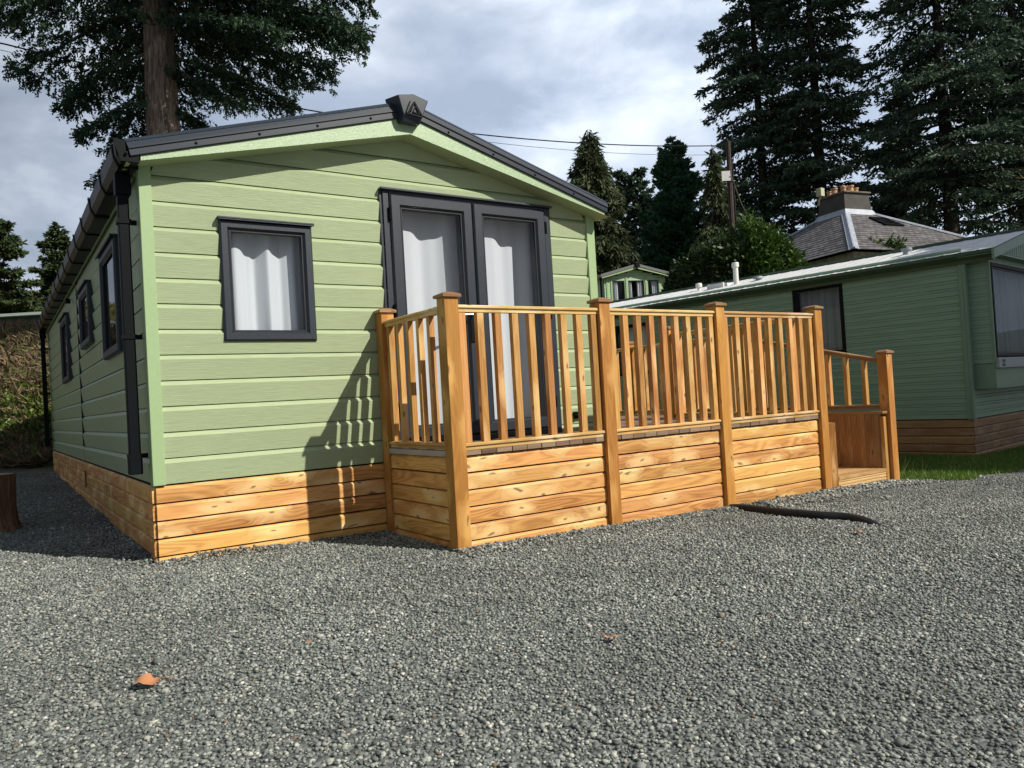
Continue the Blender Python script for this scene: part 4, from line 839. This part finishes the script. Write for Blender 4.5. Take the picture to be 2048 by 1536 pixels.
def conifer(name,label,base,height,cb,rad,fm,bark,nb,spr,slen,swid,droop=.35,updir=.0,tr=.4,grp='conifers',hang=.5,rfn=None,shape=1.0,extra=None,seed=0,lean=(0,0),trunkpts=None,stub=True,dens=None,azf=None,cat='tree',spray=0):
    global rng
    rng=np.random.default_rng(seed+101)
    x,y=base; z0=gz(x,y)
    root=thing(name,label,cat,(x,y,z0),0,grp)
    # trunk
    mb=MB(); n=14; pts=[(lean[0]*(i/n)**1.3,lean[1]*(i/n)**1.3,-.3+(height+.3)*i/n) for i in range(n+1)]; rs=[tr*(1-.93*(i/n))*(1.25 if i==0 else 1) for i in range(n+1)]
    mb.tube(pts,rs,16); mb.build('trunk',bark,root,smooth=True,merge=True)
    lb=MB(); parts=[]
    brs=[]
    for i in range(nb):
        f=(i+.5)/nb; f=f**.9; h=cb+(height-cb)*f+rng.uniform(-.3,.3)
        az=rng.uniform(0,2*math.pi)
        prof=(rfn(f) if rfn else (1-f)**shape*(.75+.5*min(1,f*6)))
        R=rad*prof*rng.uniform(.55,1.18)
        if azf: R*=azf(az,f)
        brs.append((h,az,max(R,.15),droop*rng.uniform(.6,1.4)))
    if extra: brs+=extra
    for h,az,R,dr in brs:
        ca_,sa_=math.cos(az),math.sin(az); fh=h/height; ox,oy=lean[0]*fh**1.3,lean[1]*fh**1.3
        def bp(s): return np.stack([ox+ca_*R*s,oy+sa_*R*s,h+R*(updir*s-dr*s**1.6)+R*.12*np.clip(s-.75,0,1)],-1)
        if R>rad*.12 and len(lb.v)<60000:
            ss=[0,.3,.6,.9]; lb.tube([tuple(bp(np.array(s))) for s in ss],[max(.012,.045*R/3+.01)*(1-.8*s) for s in ss],5,cap=False)
        k=int(spr*(R/rad)**1.15)+6
        s=rng.uniform(.03,1.0,k)**.72; C0=bp(s)
        side=np.stack([-sa_*np.ones(k),ca_*np.ones(k),np.zeros(k)],-1)
        sw_=(1-s*.62)*R*.34; off=rng.normal(size=k)*.62*sw_; off=np.clip(off,-1.5*sw_,1.5*sw_)
        C0=C0+side*off[:,None]; C0[:,2]-=np.abs(off)*.25+rng.uniform(0,1,k)*hang*.5*slen*1.6
        D=np.stack([ca_*np.ones(k),sa_*np.ones(k),np.zeros(k)],-1)*rng.uniform(.3,1,(k,1))+side*np.sign(off)[:,None]*rng.uniform(.1,.9,(k,1))+rng.normal(0,.28,(k,3))
        D[:,2]-=hang*rng.uniform(.3,1.5,k)
        cl=.5+.35*math.sin(az*3+h*1.7)+0*s; col=np.stack([np.clip(rng.normal(.45,.28,k)+.15*cl-.1,0,1),rng.uniform(0,1,k)*(1 if rng.random()<.5 else .9),rng.uniform(0,1,k)],1)
        Ln=slen*rng.uniform(.6,1.4,k); Wd=swid*rng.uniform(.7,1.35,k)
        if spray:
            Dn=D/np.linalg.norm(D,axis=1,keepdims=True); S_=np.cross(Dn,rng.normal(size=(k,3))); S_/=np.linalg.norm(S_,axis=1,keepdims=True)
            for q_ in range(spray):
                tq=q_/spray; sg=1 if q_%2 else -1; parts.append(cards(C0+Dn*(Ln*tq)[:,None],Dn*.8+S_*sg*.75+rng.normal(0,.22,(k,3)),Ln*(.55-.25*tq),Wd,col))
            parts.append(cards(C0,Dn,Ln,Wd*.6,col)); continue
        parts.append(cards(C0,D,Ln,Wd,col))
        # side needles of the spray
        C1_=C0+D/np.linalg.norm(D,axis=1,keepdims=True)*Ln[:,None]*.35; D1=D+rng.normal(0,.7,(k,3)); parts.append(cards(C1_,D1,Ln*.65,Wd*.8,col))
    leafmesh('crown',parts,FM[fm],root)
    if lb.v: lb.build('limbs',bark,root)
    return root
def gp(px,d): v=at(px,760,d); return (float(v[0]),float(v[1]))
SKIP=False
# big fir behind the caravan
bx,by_=gp(352,15.2)
def A_(dx,dy=0): # azimuth for image-left / right / toward
    v=hR*dx+hF*dy; return math.atan2(v[1],v[0])
ex=[]
zb_=gz(bx,by_)
rr_=random.Random(5)
for (dx,dy,h,R,dr) in ((-1,.1,8.9,3.1,.38),(-1,-.5,9.3,3.0,.35),(-1,.5,8.5,2.6,.40),(-1,.0,8.0,2.0,.55),(-.9,.6,7.3,1.7,.55),(-.8,-.3,7.0,1.5,.55),(-.5,.9,6.6,1.9,.45),(-1,.3,6.3,1.6,.50),(-.9,.3,6.1,1.35,.7),(-1,.2,9.9,3.4,.30),(-1,-.3,10.4,3.5,.30),
    (1,.0,8.8,4.05,.18),(1,.35,9.3,4.2,.16),(1,-.3,9.5,4.0,.16),(1,.2,8.4,3.4,.22),(1,-.5,8.5,3.0,.28),(1,.5,7.9,2.6,.30),(1,.1,10.1,4.2,.15),(.8,-.7,9.4,3.0,.25),(1,.0,7.6,1.3,.5),(.9,.5,6.9,.9,.5),(1,-.1,9.0,3.7,.20),(1,.15,9.8,4.3,.14),(.7,.7,8.8,3.2,.25),(-.6,.8,9.0,2.6,.35),(.2,1,8.8,3,.3),(-.2,1,7.8,2.4,.4)):
    ex.append((h-zb_+.3,A_(dx,dy),R,dr))
conifer('fir_tree','huge fir with thick brown trunk rising straight behind the sage green caravan roof',(bx,by_),19,7.6,4.3,'fir',M_bark,60,760,.18,.040,spray=7,droop=.26,tr=.43,hang=.75,azf=lambda az,f:.62+.40*max(0,math.cos(az-A_(1,0)))+(.0 if f>.5 else 0),rfn=lambda f:(1-f)**.6,extra=ex,seed=3,grp='trees around the site')
mb=MB(); 
mb=MB(); o=None
# another fir just outside the frame: only a twig shows top-left
bx2,by2=gp(-150,15.5)
conifer('fir_tree','fir beyond the left edge, only a twig showing in the top left corner',(bx2,by2),17,9.6,2.45,'fir',M_bark,36,320,.19,.028,spray=6,droop=.25,tr=.3,hang=.7,rfn=lambda f:(1-f)**.7,seed=9,grp='trees around the site')
# right-hand giants
b1=gp(1552,52); b2=gp(1668,50); b3=gp(1925,46); b4=gp(2075,47); b5=gp(1830,56)
big=lambda f:(1-f)**.55*(.72+.28*min(1,f*4))
conifer('conifer_tree','tall dark conifer with bare leading stem, left of the pair behind the telegraph pole',b1,30,4.2,5.2,'firR',M_barkd,205,330,.36,.12,droop=.22,tr=.42,hang=.35,rfn=big,seed=21,grp='trees around the site')
conifer('conifer_tree','tall dark conifer behind the chimney stack, right of the pair',b2,33,4.4,5.0,'firR',M_barkd,210,330,.36,.12,droop=.2,tr=.45,hang=.35,rfn=big,seed=22,grp='trees around the site')
conifer('conifer_tree','broad black-green conifer filling the top right, above the white caravan roof',b3,30,4.6,6.2,'firR',M_barkd,225,345,.36,.12,droop=.25,tr=.5,hang=.4,rfn=big,seed=23,grp='trees around the site')
conifer('conifer_tree','dark conifer cut by the right edge of the picture',b4,29,4.0,5.4,'firR',M_barkd,185,330,.36,.12,droop=.25,tr=.5,hang=.4,rfn=big,seed=24,grp='trees around the site')
conifer('conifer_tree','dark conifer farther back in the gap between the two right-hand groups',b5,15,2.5,4.2,'firR',M_barkd,70,240,.6,.18,droop=.2,tr=.35,hang=.4,rfn=big,seed=25,grp='trees around the site')
# middle trees
cone=lambda f:(1-f)**.85*(.8+.2*min(1,f*5))
bA=gp(1205,52); conifer('cypress_tree','weeping olive-green conifer directly right of the sage green caravan roof end',bA,13.3,.8,4.2,'weep',M_barkd,170,300,.6,.13,droop=.45,tr=.3,hang=1.3,rfn=lambda f:(1-f)**.7,seed=31,grp='trees around the site')
bB=gp(1374,57); conifer('yew_tree','dense dark green cone-shaped tree in the middle, left of the telegraph pole',bB,13.2,.5,3.3,'dark',M_barkd,260,330,.34,.15,droop=.0,updir=.35,tr=.25,hang=-.5,rfn=lambda f:(1-f)**.55*1.0,seed=32,grp='trees around the site')
bC=gp(1455,46); conifer('cypress_tree','thin drooping olive conifer just left of the telegraph pole',bC,10.2,.5,2.3,'weep',M_barkd,80,200,.6,.13,droop=.45,tr=.2,hang=1.2,rfn=lambda f:(1-f)**.9,seed=33,grp='trees around the site')
bD=gp(1288,62); conifer('leafy_tree','dark rounded treetop showing between the weeping conifer and the cone-shaped tree',bD,12.0,1,3.0,'firR',M_barkd,80,220,.5,.2,droop=-.1,updir=.4,tr=.25,hang=0,rfn=lambda f:(1-f)**.35,seed=34,grp='trees around the site')
bE=gp(1480,60); conifer('conifer_tree','dark conifer low behind the telegraph pole and hedge',bE,9,.5,4,'firR',M_barkd,60,240,.55,.18,droop=.2,tr=.25,hang=.4,rfn=big,seed=35,grp='trees around the site')
# left trees
bF=gp(5,45); conifer('pine_tree','shaggy green pine at the left edge above the bank',bF,6.7,.4,2.5,'left',M_barkd,80,300,.36,.13,droop=.05,updir=.1,tr=.25,hang=.1,rfn=lambda f:(1-f)**.55,seed=41,grp='trees around the site')
bG=gp(132,50); conifer('pine_tree','smaller feathery pine peeping past the caravan gutter on the left',bG,6.0,.4,2.3,'left',M_barkd,70,240,.36,.14,droop=.05,updir=.15,tr=.2,hang=.1,rfn=lambda f:(1-f)**.7,seed=42,grp='trees around the site')
# unseen tree, added off to the right to shade the dark green caravan's front
conifer('added_shade_tree','unseen leafy tree added off to the right to shade the dark green caravan front',(16.3,-8.9),10.1,6.8,4.2,'hedged',M_bark,80,420,.34,.22,droop=.0,updir=.15,tr=.3,hang=.1,rfn=lambda f:(1-f)**.3*(.9),seed=51,grp='trees around the site')
# ================================================================== HEDGE
def hedge(name,label,pts,m,n,leaf,seed,cat='hedge',wob=.25):
    """pts: list of (px,depth,ztop,halfthick)"""
    global rng
    rng=np.random.default_rng(seed); P=[]
    W_=[]; 
    for p in pts: v=at(p[0],760,p[1]); W_.append((v[0],v[1],p[2],p[3]))
    W_=np.array(W_); cx,cy=W_[:,0].mean(),W_[:,1].mean(); 
    root=thing(name,label,cat,(float(cx),float(cy),gz(cx,cy)))
    nseg=40; T_=np.linspace(0,len(W_)-1,nseg); S=np.stack([np.interp(T_,np.arange(len(W_)),W_[:,k]) for k in range(4)],1)
    g0=ground(S[:,0],S[:,1]); z0=gz(cx,cy)
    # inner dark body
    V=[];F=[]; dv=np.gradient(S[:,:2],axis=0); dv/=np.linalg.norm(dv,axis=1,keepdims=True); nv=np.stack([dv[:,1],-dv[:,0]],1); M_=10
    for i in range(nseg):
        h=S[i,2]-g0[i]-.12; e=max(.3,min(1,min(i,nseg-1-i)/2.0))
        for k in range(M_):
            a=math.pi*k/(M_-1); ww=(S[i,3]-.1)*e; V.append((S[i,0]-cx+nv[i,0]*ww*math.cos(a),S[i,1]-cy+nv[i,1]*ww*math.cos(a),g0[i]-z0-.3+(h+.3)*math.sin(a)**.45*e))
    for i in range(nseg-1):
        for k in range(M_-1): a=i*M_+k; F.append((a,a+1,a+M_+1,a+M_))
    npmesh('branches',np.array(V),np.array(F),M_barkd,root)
    i=rng.uniform(0,nseg-1,n); i0=i.astype(int); fr=(i-i0)[:,None]; Sg=S[i0]*(1-fr)+S[np.minimum(i0+1,nseg-1)]*fr; ng=nv[i0]; gg=ground(Sg[:,0],Sg[:,1])
    a=rng.uniform(0,math.pi,n); r=1+rng.normal(0,.05,n)+.0; wv=wob*(np.sin(i*1.9)+np.sin(i*.83+1.3)+.8*np.sin(i*4.1))*.4
    e=np.clip(np.minimum(i,nseg-1-i)/2.0,.3,1)
    hh=(Sg[:,2]-gg+wv)*np.sin(a)**.45*r*e; ww=Sg[:,3]*np.cos(a)*r*e+rng.normal(0,.05,n)
    Pp=np.stack([Sg[:,0]-cx+ng[:,0]*ww,Sg[:,1]-cy+ng[:,1]*ww,gg-z0+hh],1)
    D=np.stack([ng[:,0]*np.cos(a),ng[:,1]*np.cos(a),np.sin(a)*.6],1)+rng.normal(0,.6,(n,3)); col=np.stack([np.clip(rng.normal(.4,.25,n)+.25*np.sin(i*2.3+a*3),0,1),rng.uniform(0,1,n),rng.uniform(0,1,n)],1)
    leafmesh('leaves',[cards(Pp,D,leaf*rng.uniform(.6,1.5,n),leaf*.5*rng.uniform(.7,1.3,n),col)],m,root)
    return root
hedge('hedge','long dark clipped hedge behind the white caravan roof, left of the telegraph pole',[(1362,27,4.2,.8),(1385,26.5,4.75,.9),(1410,25.5,5.0,.9),(1460,24,5.25,.9),(1520,23.5,5.2,.9)],FM['hedged'],26000,.17,61)
hedge('bush','bright green rounded bush between the telegraph pole and the slate roof',[(1478,24,5.0,1.0),(1510,24,5.75,1.3),(1545,24,5.45,1.3),(1580,24.2,4.8,1.1),(1600,24.4,4.2,.8)],FM['hedge'],20000,.16,62,cat='bush',wob=.3)
hedge('bush','low ivy growth along the slate house eaves behind the white roof',[(1655,27.5,5.25,.3),(1700,27,5.32,.35),(1760,26.5,5.30,.35),(1800,26,5.35,.35),(1830,26,5.2,.3)],FM['hedge'],4200,.15,63,cat='bush',wob=.12)
# ================================================================== LEFT BANK
rng=np.random.default_rng(77)
def bankpts(n,d0,d1,b0,b1):
    d=rng.uniform(d0,d1,n); b=rng.uniform(b0,b1,n); r=b*d; P=CAM[:2]+np.outer(d,hF)+np.outer(r,hR); return P[:,0],P[:,1],d,b
n=60000; x,y,d,bb=bankpts(n,12.8,19.0,-.95,-.50); z=ground(x,y)
D=np.stack([rng.normal(0,.7,n),rng.normal(0,.7,n),rng.uniform(-.1,.9,n)],1); col=np.stack([np.clip(rng.normal(.5,.28,n),0,1),rng.uniform(0,1,n),rng.uniform(0,1,n)],1)
br_=cards(np.stack([x,y,z+rng.uniform(0,.16,n)],1),D,rng.uniform(.08,.30,n),rng.uniform(.012,.04,n),col)
o=leafmesh('bracken',[br_],attr_mat('dead_bracken',(.085,.055,.035),(.34,.235,.155),.85,.2,.1,((.10,.14,.04),.72))); tag(o,'brown dead bracken and stalks covering the bank at the left','bracken',kind='stuff')
n=15000; x,y,d,bb=bankpts(n,13.5,15.2,-.95,-.50); keep=rng.random(n)<np.clip(1.15-np.abs(d-14.3)*1.5,0,1); x,y=x[keep],y[keep]; n=len(x); z=ground(x,y)
D=np.stack([rng.normal(-hF[0]*.5,.6,n),rng.normal(-hF[1]*.5,.6,n),rng.uniform(-.2,.5,n)],1); col=np.stack([rng.uniform(0,1,n),rng.uniform(0,1,n),rng.uniform(0,1,n)],1)
iv=cards(np.stack([x,y,z+rng.uniform(.02,.26,n)],1),D,rng.uniform(.05,.10,n),rng.uniform(.05,.085,n),col)
o=leafmesh('ivy',[iv],attr_mat('ivy_leaves',(.04,.085,.012),(.17,.24,.035),.4,.5,.2)); tag(o,'patch of bright green ivy leaves low on the bank','ivy',kind='stuff')
n=30000; x,y,d,bb=bankpts(n,45,75,-.85,-.40); z=ground(x,y); D=rng.normal(0,.5,(n,3)); D[:,2]=np.abs(D[:,2])+.4; col=np.stack([np.clip(rng.normal(.5,.3,n),0,1),rng.uniform(0,1,n),rng.uniform(0,1,n)],1)
o=leafmesh('hillside_scrub',[cards(np.stack([x,y,z],1),D,rng.uniform(.4,1.1,n),rng.uniform(.15,.5,n),col)],attr_mat('scrub',(.07,.075,.022),(.20,.165,.05),.8,.2,.1)); tag(o,'olive brown scrub on the far hillside at the left','scrub',kind='stuff')
# shed roof on the bank top
q=at(60,640,24); mb=MB(); mb.box((-2.6,-1.2,-2.4),(1.3,1.2,-.05)); s0=mb.build('shed',M_c2d); s0.location=(float(q[0]),float(q[1]),float(q[2])); s0.rotation_euler=(0,0,math.atan2(hR[1],hR[0])); tag(s0,'low green shed with a pale roof edge half hidden on top of the left bank','shed')
mb=MB(); mb.prism([(-1.5,-.06),(1.5,.34),(1.5,.42),(-1.5,.02)],0,-2.8,1.45); mb.build('roof',plain('pale_green_roof',(.42,.50,.45),.5),s0)
# stump
q=at(-22,1058,6.35)
mb=MB(); nn_=28; rings=[]
for (h,r) in ((-.05,.235),(.04,.225),(.10,.20),(.22,.185),(.36,.19),(.46,.20),(.49,.195)):
    rings.append([(r*(1+.05*math.sin(a*5+h*7)+.04*math.sin(a*9+1))*math.cos(a),r*(1+.05*math.sin(a*5+h*7)+.04*math.sin(a*9+1))*math.sin(a),h) for a in [2*math.pi*k/nn_ for k in range(nn_)]])
for i in range(len(rings)-1):
    for k in range(nn_): k2=(k+1)%nn_; mb.quad([rings[i][k],rings[i][k2],rings[i+1][k2],rings[i+1][k]])
o=mb.build('tree_stump',bark_mat('stump_bark',(.10,.045,.028),(.36,.19,.115),1.2),smooth=True,merge=True); o.location=(float(q[0]),float(q[1]),.02); tag(o,'cut reddish log standing upright on the gravel at the left edge','log')
mb=MB(); mb.quad([(p[0]*.97,p[1]*.97,p[2]+.003) for p in rings[-1]],[(p[0],p[1]*8) for p in rings[-1]]); mb.build('cut_top',MW['grey'],o)
# black pipe
pp=[(4.06,-.95,-.115),(4.05,-1.17,-.085),(3.98,-1.59,-.072),(4.00,-1.9,-.070),(4.06,-2.09,-.076),(4.02,-2.27,-.092),(3.94,-2.42,-.135),(3.86,-2.55,-.20)]
sm=[]
for i in range(len(pp)-1):
    for k in range(6):
        t_=k/6; p0=Vector(pp[max(i-1,0)]);p1=Vector(pp[i]);p2_=Vector(pp[i+1]);p3=Vector(pp[min(i+2,len(pp)-1)])
        sm.append(.5*((2*p1)+(-p0+p2_)*t_+(2*p0-5*p1+4*p2_-p3)*t_**2+(-p0+3*p1-3*p2_+p3)*t_**3))
mb=MB(); mb.tube(sm,.042,14); o=mb.build('drain_pipe',M_pipe,smooth=True); tag(o,'black plastic pipe half buried in the gravel, coming out from under the deck','pipe')
# leaves
def leaf(x,y,s,rot,label,curl=.3):
    V=[];F=[];nu,nv=9,5
    for i in range(nu+1):
        u=i/nu; wd=math.sin(math.pi*u**.8)*(.42+.10*math.sin(u*19))
        for j in range(nv+1):
            v=(j/nv-.5)*2*wd; V.append(((u-.5)*s,v*s*.8,s*(.10+curl*(v*v)*1.1+.10*math.sin(u*7))))
    for i in range(nu):
        for j in range(nv): a=i*(nv+1)+j; F.append((a,a+1,a+nv+2,a+nv+1))
    o=npmesh('fallen_leaf',np.array(V),np.array(F),M_leaf,smooth=True,col=np.full((len(V),3),.6)); o.location=(x,y,gz(x,y)+.018); o.rotation_euler=(.12,-.1,rot); tag(o,label,'leaf',None); 
    mb=MB(); mb.tube([(.5*s,0,s*.12),(.75*s,.05*s,s*.05)],.0015,5); mb.build('stalk',M_leaf,o); return o
leaf(-.425,-2.40,.098,-.45,'curled orange-brown fallen leaf lying on the gravel in the left foreground')
leaf(3.60,-2.45,.060,.9,'small curled brown leaf resting against the end of the black pipe',.6)
leaf(1.02,-3.05,.055,2.2,'flat pale tan leaf scrap on the gravel, right of centre foreground',.1)
leaf(-.95,-2.75,.045,1.1,'tiny rust-brown leaf at the lower left edge of the gravel',.2)
# ================================================================== GRASS
rng=np.random.default_rng(91)
n=60000; x=rng.uniform(6.62,13.5,n); y=rng.uniform(-2.1,.9,n)
edge=np.interp(x,[6.6,6.95,7.8,8.3,10,12,14],[-1.12,-1.52,-1.50,-1.53,-1.6,-1.7,-1.9])+.06*np.sin(x*7)
ok=(y>edge)&~((x-9.66)*math.cos(psi)+(y+.336)*math.sin(psi)>0)*(1) if False else (y>edge)
lx=(x-9.715)*math.cos(psi)+(y+.336)*math.sin(psi); ly=-(x-9.715)*math.sin(psi)+(y+.336)*math.cos(psi)
ok=(y>edge)&~((lx>-.02)&(ly>-.02)); x,y=x[ok],y[ok]; 
n2=30000; x2=rng.uniform(6.62,9.7,n2); y2=rng.uniform(.5,8,n2); x=np.concatenate([x,x2]); y=np.concatenate([y,y2]); n=len(x)
D=rng.normal(0,.35,(n,3)); D[:,2]=1; col=np.stack([np.clip(rng.normal(.5,.28,n),0,1),rng.uniform(0,1,n),rng.uniform(0,1,n)],1)
g1=cards(np.stack([x,y,ground(x,y)-.005],1),D,rng.uniform(.025,.075,n),rng.uniform(.004,.009,n),col)
k=40; xk=rng.uniform(6.8,9.5,k); yk=rng.uniform(-1.3,-.6,k); Dk=rng.normal(0,.4,(k,3)); Dk[:,2]=1; g2=cards(np.stack([xk,yk,ground(xk,yk)],1),Dk,rng.uniform(.1,.28,k),np.full(k,.004),np.stack([np.ones(k),np.ones(k),np.ones(k)],1))
o=leafmesh('grass',[g1,g2],attr_mat('grass_blades',(.06,.125,.015),(.17,.29,.04),.5,.3,.25,((.34,.30,.14),.975))); tag(o,'short green lawn between the deck steps and the dark green caravan','grass',kind='stuff')
# lawn base sheet
xs2=np.linspace(6.62,16,60); V=[];F=[]
for i,xx in enumerate(xs2):
    e0=float(np.interp(xx,[6.6,6.95,7.8,8.3,10,12,14],[-1.08,-1.46,-1.44,-1.47,-1.55,-1.65,-1.85]))+.05*math.sin(xx*7)
    for k in range(12):
        yy=e0+(9-e0)*(k/11)**2; V.append((xx,yy,float(ground(xx,yy))+.004))
for i in range(59):
    for k in range(11): a=i*12+k; F.append((a,a+12,a+13,a+1))
o=npmesh('lawn',np.array(V),np.array(F),plain('lawn_soil',(.045,.07,.018),.9,noise=.3,nscale=20)); o['kind']='structure'
# ================================================================== GRAVEL STONES
rng=np.random.default_rng(123)
def base_ico():
    p=(1+5**.5)/2; v=np.array([(-1,p,0),(1,p,0),(-1,-p,0),(1,-p,0),(0,-1,p),(0,1,p),(0,-1,-p),(0,1,-p),(p,0,-1),(p,0,1),(-p,0,-1),(-p,0,1)],float); v/=np.linalg.norm(v[0])
    f=np.array([(0,11,5),(0,5,1),(0,1,7),(0,7,10),(0,10,11),(1,5,9),(5,11,4),(11,10,2),(10,7,6),(7,1,8),(3,9,4),(3,4,2),(3,2,6),(3,6,8),(3,8,9),(4,9,5),(2,4,11),(6,2,10),(8,6,7),(9,8,1)]); return v,f
def base_cube():
    v=np.array([(-1,-1,-1),(1,-1,-1),(1,1,-1),(-1,1,-1),(-1,-1,1),(1,-1,1),(1,1,1),(-1,1,1)],float)*.72
    f=np.array([(0,2,1),(0,3,2),(4,5,6),(4,6,7),(0,1,5),(0,5,4),(1,2,6),(1,6,5),(2,3,7),(2,7,6),(3,0,4),(3,4,7)]); return v,f
def base_oct():
    v=np.array([(1,0,0),(-1,0,0),(0,1,0),(0,-1,0),(0,0,1),(0,0,-1)],float); f=np.array([(0,2,4),(2,1,4),(1,3,4),(3,0,4),(2,0,5),(1,2,5),(3,1,5),(0,3,5)]); return v,f
def stones(d0,d1,dens,smin,smax,base,lift=0.0,sel=None):
    b1_=.86 ; A=(d1*d1-d0*d0)*b1_; n=int(A*dens); d=np.sqrt(rng.uniform(d0*d0,d1*d1,n)); r=rng.uniform(-b1_,b1_,n)*d
    P=CAM[:2]+d[:,None]*hF+r[:,None]*hR; x,y=P[:,0],P[:,1]
    lx=(x-9.715)*math.cos(psi)+(y+.336)*math.sin(psi); ly=-(x-9.715)*math.sin(psi)+(y+.336)*math.cos(psi)
    edge=np.interp(x,[6.6,6.95,7.8,8.3,10,12,14],[-1.10,-1.50,-1.48,-1.51,-1.58,-1.68,-1.88])+.05*np.sin(x*7)
    ok=~((x>.03)&(x<W+3.2)&(y>.03)&(y<LEN))&~((x>1.6)&(x<6.6)&(y>-.98))&~((x>6.58)&(y>edge))&~((x<0.03)&(d>12.3))
    ok&=~((x>-.5)&(y>LEN-.2))
    if sel is not None: ok&=sel(x,y)
    x,y=x[ok],y[ok]; n=len(x)
    bv,bf=base; nvt=len(bv); s=smin+(smax-smin)*rng.beta(1.6,3.2,n)
    v=bv[None]*(1+rng.normal(0,.17,(n,nvt,1)))*rng.uniform(.6,1.15,(n,1,3))
    q=rng.normal(size=(n,4)); q/=np.linalg.norm(q,axis=1,keepdims=True); a,b_,c,d_=q.T
    Rm=np.stack([1-2*(c*c+d_*d_),2*(b_*c-a*d_),2*(b_*d_+a*c),2*(b_*c+a*d_),1-2*(b_*b_+d_*d_),2*(c*d_-a*b_),2*(b_*d_-a*c),2*(c*d_+a*b_),1-2*(b_*b_+c*c)],1).reshape(n,3,3)
    v=np.einsum('nij,nkj->nki',Rm,v)*s[:,None,None]; v[:,:,2]*=.66
    z=ground(x,y)+s*rng.uniform(-.1,.75,n)+lift
    # shingle heaped against the deck foot and step
    z+=.012*np.exp(-((x-5.0)**2+(y+1.35)**2)/.2)+.02*np.exp(-((y+1.12)/.10)**2)*(x>1.5)*(x<6.5)
    z+=(.012+.016*np.sin(x*4.3)*np.sin(x*1.7+1))*np.exp(-((y+.04)/.07)**2)*(x>-.02)*(x<1.6)+(.012+.012*np.sin(y*3.1))*np.exp(-((x+.04)/.07)**2)*(y>0)
    v=v+np.stack([x,y,z],1)[:,None,:]
    f=(bf[None]+(np.arange(n)*nvt)[:,None,None]).reshape(-1,3); g=rng.random(n); cc=np.stack([np.clip(rng.normal(.42,.25,n),0,1),g,rng.random(n)],1)
    return v.reshape(-1,3),f,np.repeat(cc,nvt,axis=0)
parts=[stones(1.15,3.4,7600,.0035,.0118,base_ico()),stones(3.4,6.2,5600,.0045,.0118,base_cube()),stones(6.2,12.5,2300,.005,.0145,base_oct()),
       stones(3.5,7.5,1500,.006,.016,base_cube(),.004,lambda x,y:((x>-.05)&(x<1.62)&(y<0)&(y>-.13-.05*np.sin(x*9)))|((x<0)&(x>-.12-.05*np.sin(y*5))&(y>-.1)&(y<5))),
       stones(1.5,9,45,.010,.023,base_ico(),-.004),
       stones(3.5,9,2200,.010,.022,base_ico(),.006,lambda x,y:(np.abs(y+1.22+.06*np.sin(x*3))<.13)&(x>4.3)&(x<6.75)),
       stones(2.5,9,500,.010,.020,base_ico(),.0,lambda x,y:(np.abs(y+1.12)<.09)&(x>1.45)&(x<4.4))]
m,t,b=mat('gravel_stone'); at_=N(t,'ShaderNodeAttribute'); at_.attribute_name='rnd'; sp=N(t,'ShaderNodeSeparateColor'); L(t,at_.outputs['Color'],sp.inputs[0])
r=N(t,'ShaderNodeValToRGB'); e=r.color_ramp.elements; e[0].color=(.085,.100,.090,1); e[1].color=(.50,.50,.43,1); e.new(.5).color=(.236,.254,.234,1); L(t,sp.outputs[0],r.inputs[0])
r2_=N(t,'ShaderNodeValToRGB'); r2_.color_ramp.interpolation='CONSTANT'; e=r2_.color_ramp.elements; e[0].color=(0,0,0,1); e[1].position=.985; e[1].color=(1,1,1,1); L(t,sp.outputs[1],r2_.inputs[0])
mx1=N(t,'ShaderNodeMix',data_type='RGBA'); L(t,r2_.outputs[0],mx1.inputs[0]); L(t,r.outputs[0],mx1.inputs[6]); mx1.inputs[7].default_value=(.62,.60,.55,1)
lt=N(t,'ShaderNodeMath',operation='LESS_THAN'); L(t,sp.outputs[1],lt.inputs[0]); lt.inputs[1].default_value=.010
mx2=N(t,'ShaderNodeMix',data_type='RGBA'); L(t,lt.outputs[0],mx2.inputs[0]); L(t,mx1.outputs[2],mx2.inputs[6]); mx2.inputs[7].default_value=(.20,.14,.085,1)
tcn=N(t,'ShaderNodeTexCoord'); ns=N(t,'ShaderNodeTexNoise',inp={'Scale':260,'Detail':3}); L(t,tcn.outputs['Object'],ns.inputs['Vector']); mr0=N(t,'ShaderNodeMapRange',inp={1:.3,2:.7,3:.75,4:1.25}); L(t,ns.outputs[0],mr0.inputs[0])
np_=N(t,'ShaderNodeTexNoise',inp={'Scale':.9,'Detail':5,'Roughness':.6,'Distortion':.5}); L(t,tcn.outputs['Object'],np_.inputs['Vector']); mrp=N(t,'ShaderNodeMapRange',inp={1:.34,2:.66,3:.78,4:1.18}); L(t,np_.outputs[0],mrp.inputs[0])
mr=N(t,'ShaderNodeMath',operation='MULTIPLY'); L(t,mr0.outputs[0],mr.inputs[0]); L(t,mrp.outputs[0],mr.inputs[1])
mu=N(t,'ShaderNodeMix',data_type='RGBA',blend_type='MULTIPLY'); mu.inputs[0].default_value=1; L(t,mx2.outputs[2],mu.inputs[6]); L(t,mr.outputs[0],mu.inputs[7]); L(t,mu.outputs[2],b.inputs['Base Color']); b.inputs['Roughness'].default_value=.75; b.inputs['Specular IOR Level'].default_value=.4
o=leafmesh('gravel',parts,m); tag(o,'loose grey-green crushed stone gravel covering the foreground','gravel',kind='stuff')
